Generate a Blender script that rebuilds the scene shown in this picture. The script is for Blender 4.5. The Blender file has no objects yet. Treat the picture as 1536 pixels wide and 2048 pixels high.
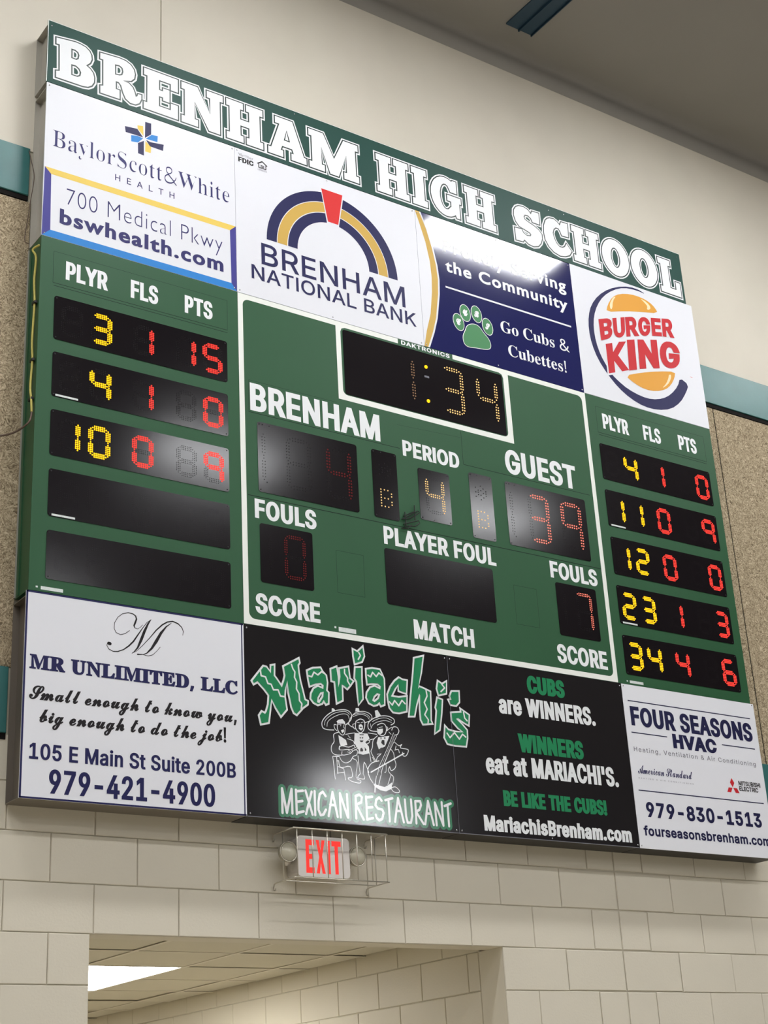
import bpy, bmesh, math, random
from mathutils import Vector, Matrix, Euler
random.seed(7)
SC = bpy.context.scene
COL = SC.collection
PI = math.pi
# ------------------------------------------------------------------ camera
# world: x along the wall, y into the wall (wall face y = 0), z up, floor z = 0
ZB = 3.05                      # height of the bottom edge of the sign assembly
FB = 0.155                     # how far the sign faces stand off the wall
cam = bpy.data.cameras.new('camera')
cam.sensor_fit = 'VERTICAL'
cam.sensor_height = 36.0
cam.lens = 36.0 * 3078.0 / 2048.0
cam.clip_end = 200
cam_o = bpy.data.objects.new('camera', cam)
COL.objects.link(cam_o)
SC.camera = cam_o
_h = Vector((5453 - 768, 2033 - 1024, 3078)).normalized()
_v = Vector((339 - 768, -6372 - 1024, 3078))
_v = (_v - _h * _h.dot(_v)).normalized()
_y = _v.cross(_h)
R = Matrix((_h, _y, _v))       # rows: world axes seen by the camera (x right, y down, z forward)
cx_, cy_, cz_ = R @ Vector((1, 0, 0)), R @ Vector((0, -1, 0)), R @ Vector((0, 0, -1))
M = Matrix((cx_, cy_, cz_)).transposed().to_4x4()
M.translation = Vector((-2.4405, -(6.1103 + FB), ZB - 1.4535))
cam_o.matrix_world = M
# ------------------------------------------------------------------ exposure and ambient
SC.view_settings.view_transform = 'Standard'
SC.view_settings.look = 'None'
SC.view_settings.gamma = 1.0
SC.view_settings.use_curve_mapping = False
SC.view_settings.exposure = 0.16
SC.cycles.use_denoising = True
SC.cycles.max_bounces = 8
SC.cycles.sample_clamp_indirect = 6.0
world = bpy.data.worlds.new('world')
SC.world = world
world.use_nodes = True
world.node_tree.nodes['Background'].inputs[0].default_value = (1.0, 0.95, 0.88, 1)
world.node_tree.nodes['Background'].inputs[1].default_value = 0.05
LAMP = 54.0                    # radiance of the gym lamps
HALL_LAMP = 24.0
LIGHT_SPOTS = [(x, y) for y in (-2.2, -6.8, -11.9, -17.4) for x in (-5.4, -2.0, 1.4, 4.65, 8.2) if (x, y) != (8.2, -11.9)]
LIGHT_SPOTS += [(round((4.05 + 0.035 * k) / s - 2.44, 2), round(5.955 - 6.11 / s, 2)) for k, s in enumerate((0.247, 0.2405, 0.2345, 0.229, 0.2237, 0.2188, 0.214, 0.2095, 0.205))]  # dense row of unseen lamps, added to shape the glow on the black sign
# ------------------------------------------------------------------ materials
def s2l(c): return tuple(((v / 255) / 12.92 if v / 255 <= 0.04045 else ((v / 255 + 0.055) / 1.055) ** 2.4) for v in c)
MAT = {}
def mat(name, rgb, rough=0.6, spec=0.5, metal=0.0, bump=0.0, bscale=60.0, vary=0.0, vscale=4.0, detail=3.0, emit=0.0, coat=0.0, bdist=0.002, croug=0.05):
    m = bpy.data.materials.new(name); m.use_nodes = True
    nt = m.node_tree; b = nt.nodes['Principled BSDF']
    col = s2l(rgb)
    b.inputs['Base Color'].default_value = (*col, 1)
    b.inputs['Roughness'].default_value = rough
    b.inputs['Specular IOR Level'].default_value = spec
    b.inputs['Metallic'].default_value = metal
    if coat:
        b.inputs['Coat Weight'].default_value = coat
        b.inputs['Coat Roughness'].default_value = croug
    tc = None
    if bump or vary:
        tc = nt.nodes.new('ShaderNodeTexCoord')
        gp = nt.nodes.new('ShaderNodeNewGeometry')
    if vary:
        n = nt.nodes.new('ShaderNodeTexNoise'); n.inputs['Scale'].default_value = vscale; n.inputs['Detail'].default_value = detail
        nt.links.new(gp.outputs['Position'], n.inputs['Vector'])
        r = nt.nodes.new('ShaderNodeMapRange')
        r.inputs['From Min'].default_value = 0.3; r.inputs['From Max'].default_value = 0.7
        r.inputs['To Min'].default_value = 1 - vary; r.inputs['To Max'].default_value = 1 + vary
        nt.links.new(n.outputs['Fac'], r.inputs['Value'])
        mx = nt.nodes.new('ShaderNodeVectorMath'); mx.operation = 'SCALE'
        mx.inputs[0].default_value = col
        nt.links.new(r.outputs['Result'], mx.inputs['Scale'])
        nt.links.new(mx.outputs['Vector'], b.inputs['Base Color'])
    if bump:
        n2 = nt.nodes.new('ShaderNodeTexNoise'); n2.inputs['Scale'].default_value = bscale; n2.inputs['Detail'].default_value = 3
        nt.links.new(gp.outputs['Position'], n2.inputs['Vector'])
        bp = nt.nodes.new('ShaderNodeBump'); bp.inputs['Strength'].default_value = bump; bp.inputs['Distance'].default_value = bdist
        nt.links.new(n2.outputs['Fac'], bp.inputs['Height'])
        nt.links.new(bp.outputs['Normal'], b.inputs['Normal'])
        if coat: nt.links.new(bp.outputs['Normal'], b.inputs['Coat Normal'])
    if emit:
        b.inputs['Emission Color'].default_value = (*col, 1)
        b.inputs['Emission Strength'].default_value = emit
    MAT[name] = m
    return m
mat('painted_block', (215, 208, 191), 0.5, 0.35, bump=0.35, bscale=90, vary=0.03, vscale=1.2, bdist=0.002)
mat('hall_block', (202, 194, 174), 0.5, 0.35, bump=0.3, bscale=90, vary=0.03, vscale=1.2)
mat('mortar_paint', (206, 199, 182), 0.6, 0.3)
mat('wall_panel_paint', (215, 208, 193), 0.6, 0.3, bump=0.15, bscale=120, vary=0.035, vscale=1.6, bdist=0.001)
mat('ceiling_vinyl', (150, 147, 142), 0.7, 0.2, bump=0.5, bscale=1.2, bdist=0.03, vary=0.03, vscale=0.8)
mat('beam_paint', (38, 66, 84), 0.5, 0.4)
mat('teal_paint', (48, 108, 106), 0.38, 0.5, bump=0.2, bscale=30, vary=0.07, vscale=6, detail=6)
mat('gap_and_shade', (28, 25, 24), 0.8, 0.1)  # dark colour of the panel joint and of the painted shade under the bands
mat('floor_wood', (182, 174, 158), 0.35, 0.5, vary=0.1, vscale=3)
mat('far_wall', (128, 122, 116), 0.7, 0.2)
mat('sign_white', (226, 227, 233), 0.45, 0.3, bump=0.05, bscale=300, bdist=0.0006)
mat('print_white', (236, 238, 240), 0.5, 0.25)
mat('frame_white', (236, 238, 232), 0.4, 0.4)
mat('board_green', (33, 82, 49), 0.48, 0.3, bump=0.06, bscale=160, bdist=0.0008, vary=0.02, vscale=3)
mat('header_green', (38, 74, 66), 0.5, 0.22, bump=0.05, bscale=200, bdist=0.0008)
mat('navy_panel', (34, 37, 88), 0.09, 0.45, bump=0.10, bscale=20, bdist=0.0009)
mat('black_panel', (31, 29, 31), 0.11, 0.34, bump=0.06, bscale=50, bdist=0.0006)
mat('mask_black', (20, 16, 20), 0.15, 0.28, bump=0.12, bscale=9, bdist=0.0016)
mat('print_navy', (24, 24, 78), 0.5, 0.25)
mat('print_dark_navy', (24, 24, 66), 0.5, 0.25)
mat('print_black', (20, 14, 18), 0.5, 0.25)
mat('print_purple', (62, 58, 140), 0.5, 0.25)
mat('print_indigo', (40, 37, 100), 0.5, 0.25)
mat('print_sky', (34, 128, 206), 0.5, 0.25)
mat('print_yellow', (232, 200, 92), 0.5, 0.25)
mat('print_gold', (204, 166, 78), 0.5, 0.25)
mat('print_red', (214, 46, 46), 0.5, 0.25)
mat('print_crimson', (196, 34, 44), 0.5, 0.25)
mat('print_orange', (222, 158, 58), 0.5, 0.25)
mat('print_cream', (250, 226, 184), 0.5, 0.25)
mat('print_kelly', (42, 132, 88), 0.5, 0.25)
mat('print_halo', (54, 124, 88), 0.5, 0.25)
mat('print_paw', (64, 132, 82), 0.5, 0.25)
mat('gloss_white', (232, 234, 236), 0.12, 0.4)
mat('gloss_kelly', (42, 132, 88), 0.12, 0.4)
mat('gloss_halo', (48, 118, 84), 0.12, 0.4)
mat('gloss_ink', (24, 20, 22), 0.12, 0.34)
mat('print_grey', (120, 120, 130), 0.5, 0.25)
mat('header_line', (26, 48, 44), 0.4, 0.4)
mat('seam_dark', (16, 34, 24), 0.7, 0.2)
mat('sheet_metal', (178, 174, 164), 0.4, 0.5, metal=0.35, bump=0.05, bscale=20)
mat('cabinet_metal', (120, 112, 102), 0.45, 0.5, metal=0.3, bump=0.05, bscale=20)
mat('cabinet_black', (46, 44, 42), 0.5, 0.4)
mat('green_side', (34, 82, 50), 0.4, 0.5)
mat('screw_steel', (200, 200, 205), 0.25, 0.6, metal=0.8)
mat('screw_dark', (40, 40, 42), 0.5, 0.3)
mat('cable_yellow', (196, 184, 96), 0.5, 0.4)
mat('cable_black', (30, 28, 28), 0.5, 0.4)
mat('cable_brown', (96, 78, 66), 0.5, 0.4)
mat('wire_chrome', (196, 190, 176), 0.3, 0.6, metal=0.7)
mat('plastic_white', (222, 216, 206), 0.4, 0.4)
mat('lamp_shell', (168, 162, 144), 0.35, 0.5)
mat('tag_silver', (214, 220, 218), 0.35, 0.5, vary=0.08, vscale=120)
mat('tile_white', (206, 200, 182), 0.85, 0.1, bump=0.3, bscale=120, bdist=0.001)
mat('grid_white', (210, 203, 186), 0.5, 0.3)
mat('fixture_white', (200, 200, 198), 0.5, 0.3)
# acoustic board: wood-wool, coarse fibres
def acoustic():
    m = bpy.data.materials.new('wood_wool'); m.use_nodes = True; nt = m.node_tree; b = nt.nodes['Principled BSDF']
    b.inputs['Roughness'].default_value = 0.9; b.inputs['Specular IOR Level'].default_value = 0.1
    g = nt.nodes.new('ShaderNodeNewGeometry')
    n0 = nt.nodes.new('ShaderNodeTexNoise'); n0.inputs['Scale'].default_value = 9; n0.inputs['Detail'].default_value = 2
    nt.links.new(g.outputs['Position'], n0.inputs['Vector'])
    mixv = nt.nodes.new('ShaderNodeVectorMath'); mixv.operation = 'MULTIPLY_ADD'
    mixv.inputs[1].default_value = (0.12, 0.12, 0.12)
    nt.links.new(n0.outputs['Color'], mixv.inputs[0]); nt.links.new(g.outputs['Position'], mixv.inputs[2])
    n = nt.nodes.new('ShaderNodeTexNoise'); n.inputs['Scale'].default_value = 62; n.inputs['Detail'].default_value = 2.5; n.inputs['Distortion'].default_value = 2.2
    nt.links.new(mixv.outputs['Vector'], n.inputs['Vector'])
    r = nt.nodes.new('ShaderNodeValToRGB')
    r.color_ramp.elements[0].position = 0.34; r.color_ramp.elements[0].color = (*s2l((112, 98, 78)), 1)
    r.color_ramp.elements[1].position = 0.66; r.color_ramp.elements[1].color = (*s2l((206, 190, 162)), 1)
    e = r.color_ramp.elements.new(0.5); e.color = (*s2l((166, 150, 124)), 1)
    nt.links.new(n.outputs['Fac'], r.inputs['Fac']); nt.links.new(r.outputs['Color'], b.inputs['Base Color'])
    bp = nt.nodes.new('ShaderNodeBump'); bp.inputs['Strength'].default_value = 0.6; bp.inputs['Distance'].default_value = 0.004
    nt.links.new(n.outputs['Fac'], bp.inputs['Height']); nt.links.new(bp.outputs['Normal'], b.inputs['Normal'])
    MAT['wood_wool'] = m
acoustic()
def glow(name, rgb, strength, sample=False):
    m = bpy.data.materials.new(name); m.use_nodes = True; nt = m.node_tree; nt.nodes.clear()
    e = nt.nodes.new('ShaderNodeEmission'); e.inputs[0].default_value = (*rgb, 1); e.inputs[1].default_value = strength
    o = nt.nodes.new('ShaderNodeOutputMaterial'); nt.links.new(e.outputs[0], o.inputs[0])
    m.cycles.emission_sampling = 'AUTO' if sample else 'NONE'
    MAT[name] = m
glow('led_yellow', (1.0, 0.54, 0.012), 1.6)
glow('led_amber', (1.0, 0.60, 0.22), 1.25)
glow('led_amber_dim', (0.62, 0.36, 0.20), 0.45)
glow('led_red', (1.0, 0.055, 0.04), 1.35)
glow('led_pink', (1.0, 0.22, 0.15), 1.35)
glow('led_red_dim', (0.45, 0.06, 0.06), 0.28)
glow('exit_red', (1.0, 0.055, 0.045), 1.0)
glow('lamp_glow', (0.97, 0.98, 1.0), LAMP, True)
glow('hall_glow', (1.0, 1.0, 1.0), HALL_LAMP, True)
mat('led_off', (17, 14, 15), 0.6, 0.3)
mat('exit_face', (212, 206, 200), 0.3, 0.5)
def glass():
    m = bpy.data.materials.new('clear_lens'); m.use_nodes = True; b = m.node_tree.nodes['Principled BSDF']
    b.inputs['Base Color'].default_value = (*s2l((214, 208, 186)), 1); b.inputs['Roughness'].default_value = 0.12
    b.inputs['Transmission Weight'].default_value = 0.35
    MAT['clear_lens'] = m
glass()
# ------------------------------------------------------------------ object helpers
def link(o): COL.objects.link(o); return o
def empty(name, loc, label=None, cat=None, group=None):
    o = bpy.data.objects.new(name, None); o.empty_display_size = 0.1; link(o); o.location = loc
    if label: o['label'] = label
    if cat: o['category'] = cat
    if group: o['group'] = group
    return o
def put(name, me, parent=None, mats=None):
    """link mesh as an object; mesh verts are in world space, so undo the parent's location"""
    o = bpy.data.objects.new(name, me); link(o)
    if mats:
        for m in ([mats] if isinstance(mats, str) else mats): me.materials.append(MAT[m])
    if parent is not None:
        o.parent = parent
        L = Vector((0, 0, 0)); p = parent
        while p is not None: L += p.location; p = p.parent
        o.location = -L
    return o
class MB:
    def __init__(s): s.v = []; s.f = []; s.m = []
    def poly(s, pts, mi=0):
        n = len(s.v); s.v += [tuple(p) for p in pts]; s.f.append(tuple(range(n, n + len(pts)))); s.m.append(mi); return s
    def box(s, x0, x1, y0, y1, z0, z1, mi=0):
        n = len(s.v)
        s.v += [(x0, y0, z0), (x1, y0, z0), (x1, y1, z0), (x0, y1, z0), (x0, y0, z1), (x1, y0, z1), (x1, y1, z1), (x0, y1, z1)]
        for f in ((0, 3, 2, 1), (4, 5, 6, 7), (0, 1, 5, 4), (1, 2, 6, 5), (2, 3, 7, 6), (3, 0, 4, 7)):
            s.f.append(tuple(n + i for i in f)); s.m.append(mi)
        return s
    def block(s, x0, x1, y0, y1, z0, z1, c=0.004, axis='y'):
        """box whose face towards -axis has chamfered edges"""
        if axis == 'y':
            P = lambda a, d, b: (a, d, b); a0, a1, b0, b1, d0, d1 = x0, x1, z0, z1, y0, y1
        n = len(s.v)
        s.v += [P(a0, d1, b0), P(a1, d1, b0), P(a1, d1, b1), P(a0, d1, b1),
                P(a0, d0 + c, b0), P(a1, d0 + c, b0), P(a1, d0 + c, b1), P(a0, d0 + c, b1),
                P(a0 + c, d0, b0 + c), P(a1 - c, d0, b0 + c), P(a1 - c, d0, b1 - c), P(a0 + c, d0, b1 - c)]
        F = [(3, 2, 1, 0), (8, 9, 10, 11)]
        for i in range(4):
            j = (i + 1) % 4
            F += [(i, j, 4 + j, 4 + i), (4 + i, 4 + j, 8 + j, 8 + i)]
        for f in F: s.f.append(tuple(n + i for i in f)); s.m.append(0)
        return s
    def tube(s, pts, r, seg=8, mi=0, caps=True):
        pts = [Vector(p) for p in pts]; rings = []; up = Vector((0.13, 0.3, 0.95)).normalized()
        for i, p in enumerate(pts):
            d = (pts[min(i + 1, len(pts) - 1)] - pts[max(i - 1, 0)]).normalized()
            a = d.cross(up)
            if a.length < 0.05: a = d.cross(Vector((1, 0, 0)))
            a.normalize(); b = d.cross(a)
            rr = r[i] if isinstance(r, (list, tuple)) else r
            n = len(s.v); s.v += [tuple(p + rr * (math.cos(2 * PI * k / seg) * a + math.sin(2 * PI * k / seg) * b)) for k in range(seg)]
            rings.append(n)
        for i in range(len(rings) - 1):
            for k in range(seg):
                k2 = (k + 1) % seg
                s.f.append((rings[i] + k, rings[i] + k2, rings[i + 1] + k2, rings[i + 1] + k)); s.m.append(mi)
        if caps:
            s.f.append(tuple(rings[0] + k for k in range(seg))[::-1]); s.m.append(mi)
            s.f.append(tuple(rings[-1] + k for k in range(seg))); s.m.append(mi)
        return s
    def lathe(s, c, prof, seg=16, mi=0, axis=(0, -1, 0)):
        """profile [(radius, distance along axis)]"""
        ax = Vector(axis).normalized(); a = ax.cross(Vector((0, 0, 1)));
        if a.length < 0.1: a = Vector((1, 0, 0))
        a.normalize(); b = ax.cross(a); c = Vector(c); rings = []
        for r, d in prof:
            n = len(s.v); s.v += [tuple(c + ax * d + r * (math.cos(2 * PI * k / seg) * a + math.sin(2 * PI * k / seg) * b)) for k in range(seg)]; rings.append(n)
        for i in range(len(rings) - 1):
            for k in range(seg):
                k2 = (k + 1) % seg
                s.f.append((rings[i] + k, rings[i] + k2, rings[i + 1] + k2, rings[i + 1] + k)); s.m.append(mi)
        s.f.append(tuple(rings[0] + k for k in range(seg))[::-1]); s.m.append(mi)
        s.f.append(tuple(rings[-1] + k for k in range(seg))); s.m.append(mi)
        return s
    def mesh(s, name, smooth=False):
        me = bpy.data.meshes.new(name); me.from_pydata(s.v, [], s.f); me.polygons.foreach_set('material_index', s.m)
        if smooth: me.shade_smooth()
        me.update(); return me
    def build(s, name, mats, parent=None, smooth=False):
        return put(name, s.mesh(name, smooth), parent, mats)
def struct(o): o['kind'] = 'structure'; return o
# flat prints: loops given in board millimetres or metres (u, v), lying `lay` steps above the sign face
STEP = 0.0004
def winding(p, l):
    w = 0; px, py = p
    for i in range(len(l)):
        x1, y1 = l[i - 1]; x2, y2 = l[i]
        if y1 <= py:
            if y2 > py and (x2 - x1) * (py - y1) - (px - x1) * (y2 - y1) > 0: w += 1
        elif y2 <= py and (x2 - x1) * (py - y1) - (px - x1) * (y2 - y1) < 0: w -= 1
    return w
def norm(loops):
    """hand-drawn shape [outer, holes]: outer runs counter-clockwise, holes clockwise"""
    return [(l if area(l) > 0 else l[::-1]) if i == 0 else (l if area(l) < 0 else l[::-1]) for i, l in enumerate(loops)]
def print_mesh(name, loops_sets, lay, face=FB, scale=1.0, raw=False):
    """each set is one shape (outer, holes); overlapping sets are merged; flat faces looking at the room"""
    from mathutils.geometry import delaunay_2d_cdt
    vs, es, sets = [], [], []
    for loops in loops_sets:
        if not raw: loops = norm(loops)
        S = []
        for lp in loops:
            lp = [(x * scale * 1000, z * scale * 1000) for x, z in lp]
            n = len(vs); vs += [Vector(p) for p in lp]; es += [(n + i, n + (i + 1) % len(lp)) for i in range(len(lp))]
            S.append(lp)
        big = max(S, key=lambda l: abs(area(l))); sg = 1 if area(big) > 0 else -1
        xs = [p[0] for l in S for p in l]; zs = [p[1] for l in S for p in l]
        sets.append((S, sg, min(xs), max(xs), min(zs), max(zs)))
    ov, oe, of = delaunay_2d_cdt(vs, es, [], 0, 0.002)[:3]
    y = -(face + lay * STEP); keep = []
    for f in of:
        q = [ov[i] for i in f]
        c = (sum(p[0] for p in q) / len(q), sum(p[1] for p in q) / len(q))
        for S, sg, x0, x1, z0, z1 in sets:
            if x0 <= c[0] <= x1 and z0 <= c[1] <= z1 and sum(winding(c, l) for l in S) * sg > 0:
                keep.append(tuple(f) if area([tuple(p) for p in q]) > 0 else tuple(f)[::-1]); break
    used = sorted({i for f in keep for i in f}); mp = {u: i for i, u in enumerate(used)}
    me = bpy.data.meshes.new(name)
    me.from_pydata([(ov[u][0] / 1000, y, ZB + ov[u][1] / 1000) for u in used], [], [tuple(mp[i] for i in f) for f in keep])
    me.update()
    return me
def area(l): return sum(l[i - 1][0] * l[i][1] - l[i][0] * l[i - 1][1] for i in range(len(l))) / 2
def pr(name, loops_sets, m, parent, lay=1, face=FB, scale=1.0, raw=False):
    return put(name, print_mesh(name, loops_sets, lay, face, scale, raw), parent, m)
def stroke(pts, w, closed=False, cap=True):
    """polyline -> list of convex polygons of width w with round joints; pts may carry their own width"""
    out = []
    P3 = [(p[0], p[1], (p[2] if len(p) > 2 else w) / 2) for p in pts]
    for i in range(len(P3) - 1):
        (x0, y0, r0), (x1, y1, r1) = P3[i], P3[i + 1]
        dx, dy = x1 - x0, y1 - y0; L = math.hypot(dx, dy)
        if L < 1e-9: continue
        nx, ny = -dy / L, dx / L
        out.append([(x0 + nx * r0, y0 + ny * r0), (x0 - nx * r0, y0 - ny * r0), (x1 - nx * r1, y1 - ny * r1), (x1 + nx * r1, y1 + ny * r1)])
    for i, (x, y, r) in enumerate(P3):
        if cap or 0 < i < len(P3) - 1:
            out.append([(x + r * math.cos(2 * PI * k / 10), y + r * math.sin(2 * PI * k / 10)) for k in range(10)])
    return out
def pr_polys(name, polys, m, parent, lay=1, face=FB, scale=1.0):
    return pr(name, [[p] for p in polys], m, parent, lay, face, scale)
def rrect(u0, u1, v0, v1, r, n=5, corners=(1, 1, 1, 1)):
    pts = []
    for (cx, cy, a0), on in zip(((u1 - r, v1 - r, 0), (u0 + r, v1 - r, 90), (u0 + r, v0 + r, 180), (u1 - r, v0 + r, 270)), corners):
        if on:
            for k in range(n + 1):
                a = math.radians(a0 + 90 * k / n); pts.append((cx + r * math.cos(a), cy + r * math.sin(a)))
        else:
            pts.append({0: (u1, v1), 90: (u0, v1), 180: (u0, v0), 270: (u1, v0)}[a0])
    return pts
def slab(name, loop, y_front, y_back, m, parent, bevel=0.0):
    """flat plate with outline loop (u, v)"""
    a = sum(loop[i - 1][0] * loop[i][1] - loop[i][0] * loop[i - 1][1] for i in range(len(loop)))
    if a < 0: loop = loop[::-1]
    b = MB(); n = len(loop)
    b.v = [(x, y_front, ZB + z) for x, z in loop] + [(x, y_back, ZB + z) for x, z in loop]
    b.f = [tuple(range(n)), tuple(range(2 * n - 1, n - 1, -1))] + [((i + 1) % n, i, n + i, n + (i + 1) % n) for i in range(n)]
    b.m = [0] * len(b.f)
    return b.build(name, m, parent)
def inset_poly(lp, e, ex=None):
    """offset a closed loop outward by e (x) / ex (y) - positive grows the outline when the loop runs counter-clockwise"""
    ey = e if ex is None else ex
    n = len(lp); out = []
    for i in range(n):
        p0, p, p1 = lp[i - 1], lp[i], lp[(i + 1) % n]
        d1 = (p[0] - p0[0], p[1] - p0[1]); d2 = (p1[0] - p[0], p1[1] - p[1])
        l1 = math.hypot(*d1) or 1e-9; l2 = math.hypot(*d2) or 1e-9
        n1 = (d1[1] / l1, -d1[0] / l1); n2 = (d2[1] / l2, -d2[0] / l2)
        k = 1 + n1[0] * n2[0] + n1[1] * n2[1]
        k = max(k, 0.45)
        out.append((p[0] + e * (n1[0] + n2[0]) / k, p[1] + ey * (n1[1] + n2[1]) / k))
    return out
def area(l): return sum(l[i - 1][0] * l[i][1] - l[i][0] * l[i - 1][1] for i in range(len(l))) / 2
def grow(loops, e):
    """grow a glyph [outer, holes...] whatever way its loops run"""
    big = max(loops, key=lambda l: abs(area(l)))
    s = 1 if area(big) > 0 else -1
    return [inset_poly(l, e * s) if True else l for l in loops]
# ------------------------------------------------------------------ lettering outlines (drawn as loops, see FONT)
HB = [[(0,250),(111,264),(142,262),(173,255),(195,239),(207,218),(210,191),(201,165),(178,140),(202,127),(220,107),(227,80),(226,49),(213,24),(191,8),(161,2),(5,0),(4,39),(25,45),(20,213),(1,212)],[(88,214),(112,215),(130,206),(137,189),(133,164),(120,152),(89,153)],[(90,114),(119,116),(139,104),(150,83),(146,59),(129,47),(92,46)]]
HR = [[(0,256),(112,265),(149,262),(179,248),(197,225),(204,197),(200,167),(182,145),(135,128),(169,124),(192,105),(203,79),(210,52),(220,60),(224,75),(243,77),(243,49),(231,19),(209,3),(179,1),(152,18),(136,52),(124,93),(110,108),(92,108),(93,58),(115,57),(116,2),(5,0),(4,45),(21,50),(18,218),(0,218)],[(86,215),(113,219),(131,208),(136,185),(130,162),(114,153),(87,149)]]
HS = [[(49,266),(87,271),(122,262),(146,236),(157,261),(211,264),(210,181),(153,180),(143,205),(119,220),(94,217),(82,199),(89,179),(126,165),(165,153),(198,136),(220,111),(219,79),(205,42),(181,14),(141,0),(102,5),(69,27),(57,9),(2,5),(0,92),(55,97),(65,75),(93,61),(124,67),(132,81),(122,93),(83,104),(39,114),(13,144),(2,186),(7,224),(25,251)]]
HC = [[(61,260),(95,265),(122,253),(143,232),(157,262),(210,265),(207,164),(152,160),(142,187),(129,206),(106,206),(86,187),(75,156),(82,117),(98,85),(122,65),(148,67),(168,80),(184,108),(223,62),(200,28),(161,9),(119,0),(69,12),(31,41),(6,84),(0,136),(6,189),(24,232),(42,251)]]
MAR_LETTERS = [[[(1141,647),(1177,692),(1204,725),(1219,723),(1244,697),(1247,734),(1261,738),(1259,687),(1272,673),(1303,634),(1317,667),(1325,695),(1318,739),(1402,788),(1405,772),(1396,759),(1399,720),(1406,678),(1418,632),(1429,586),(1445,580),(1444,568),(1417,548),(1382,511),(1369,517),(1357,543),(1342,615),(1335,673),(1318,620),(1315,592),(1324,528),(1294,494),(1269,529),(1243,572),(1232,518),(1222,454),(1185,444),(1176,481),(1189,499),(1206,492),(1215,504),(1227,540),(1232,587),(1207,615),(1169,649),(1148,636)]],[[(1453,735),(1485,751),(1527,758),(1537,741),(1557,724),(1562,689),(1556,648),(1567,638),(1564,586),(1553,581),(1540,599),(1528,582),(1505,573),(1483,581),(1468,598),(1471,622),(1486,648),(1509,662),(1540,654),(1543,674),(1528,684),(1496,677),(1464,663),(1458,692)],[(1521,634),(1542,641),(1538,614),(1514,580),(1501,583),(1504,607)]],[[(1591,760),(1621,774),(1628,725),(1628,673),(1636,694),(1644,731),(1642,769),(1691,783),(1697,725),(1715,715),(1698,693),(1681,675),(1663,687),(1649,691),(1648,611),(1619,596),(1611,702),(1593,704)]],[[(1737,786),(1771,791),(1768,733),(1769,632),(1746,601),(1744,663),(1742,717),(1731,733)]],[[(1729,879),(1754,871),(1785,899),(1790,855),(1776,827),(1736,811),(1730,847)]],[[(1803,786),(1838,795),(1883,794),(1894,774),(1905,750),(1904,699),(1899,618),(1881,610),(1872,627),(1856,613),(1836,607),(1810,616),(1797,640),(1801,665),(1822,693),(1847,703),(1881,692),(1885,709),(1868,722),(1828,719),(1806,714),(1803,750)],[(1860,672),(1880,668),(1868,642),(1842,622),(1828,629),(1839,653)]],[[(2001,766),(2021,758),(2047,757),(2039,693),(1997,701),(1995,735),(1970,707),(1944,663),(1994,662),(2040,672),(2034,599),(1989,586),(1954,586),(1935,605),(1928,642),(1927,672),(1947,712),(1975,746)]],[[(2107,884),(2160,901),(2141,814),(2118,724),(2127,734),(2152,728),(2192,716),(2189,646),(2184,565),(2190,552),(2137,543),(2126,563),(2124,618),(2128,691),(2124,699),(2100,641),(2082,579),(2054,576),(2071,676),(2096,808)]],[[(2250,777),(2275,765),(2301,781),(2295,723),(2249,709),(2241,739)]],[[(2239,687),(2265,681),(2255,611),(2236,523),(2209,503),(2221,564),(2230,621),(2225,637)]],[[(2335,733),(2378,738),(2376,685),(2356,665),(2324,666),(2313,686),(2329,690),(2322,709)]],[[(2323,618),(2389,628),(2387,643),(2434,619),(2427,569),(2396,581),(2365,597),(2349,591),(2384,564),(2413,537),(2412,498),(2400,454),(2331,452),(2285,456),(2269,484),(2277,540),(2293,525),(2337,519),(2393,524),(2361,545),(2324,579)]]]
MAR_ZIGZAGS = [[(1184,712),(1189,678),(1213,675),(1225,644),(1243,642),(1255,616),(1281,619),(1293,590),(1319,589)],[(1360,759),(1368,736),(1379,721),(1376,693),(1388,671),(1385,636),(1399,614),(1400,579),(1413,565),(1408,537)],[(1452,711),(1475,708),(1489,733),(1511,722),(1533,741),(1548,735)],[(1670,774),(1669,750),(1686,728),(1685,712),(1698,693)],[(1759,872),(1770,856),(1754,831)],[(1806,759),(1825,751),(1839,776),(1860,757),(1877,778),(1898,766)],[(1930,636),(1949,619),(1965,644),(1989,620),(2011,650),(2032,633)],[(2167,726),(2172,692),(2151,655),(2167,622),(2149,591),(2170,567),(2166,546)],[(2270,768),(2289,749),(2261,724)],[(2282,511),(2301,487),(2332,516),(2361,485),(2384,513),(2407,498)],[(2401,635),(2406,601),(2423,586)]]
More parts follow.
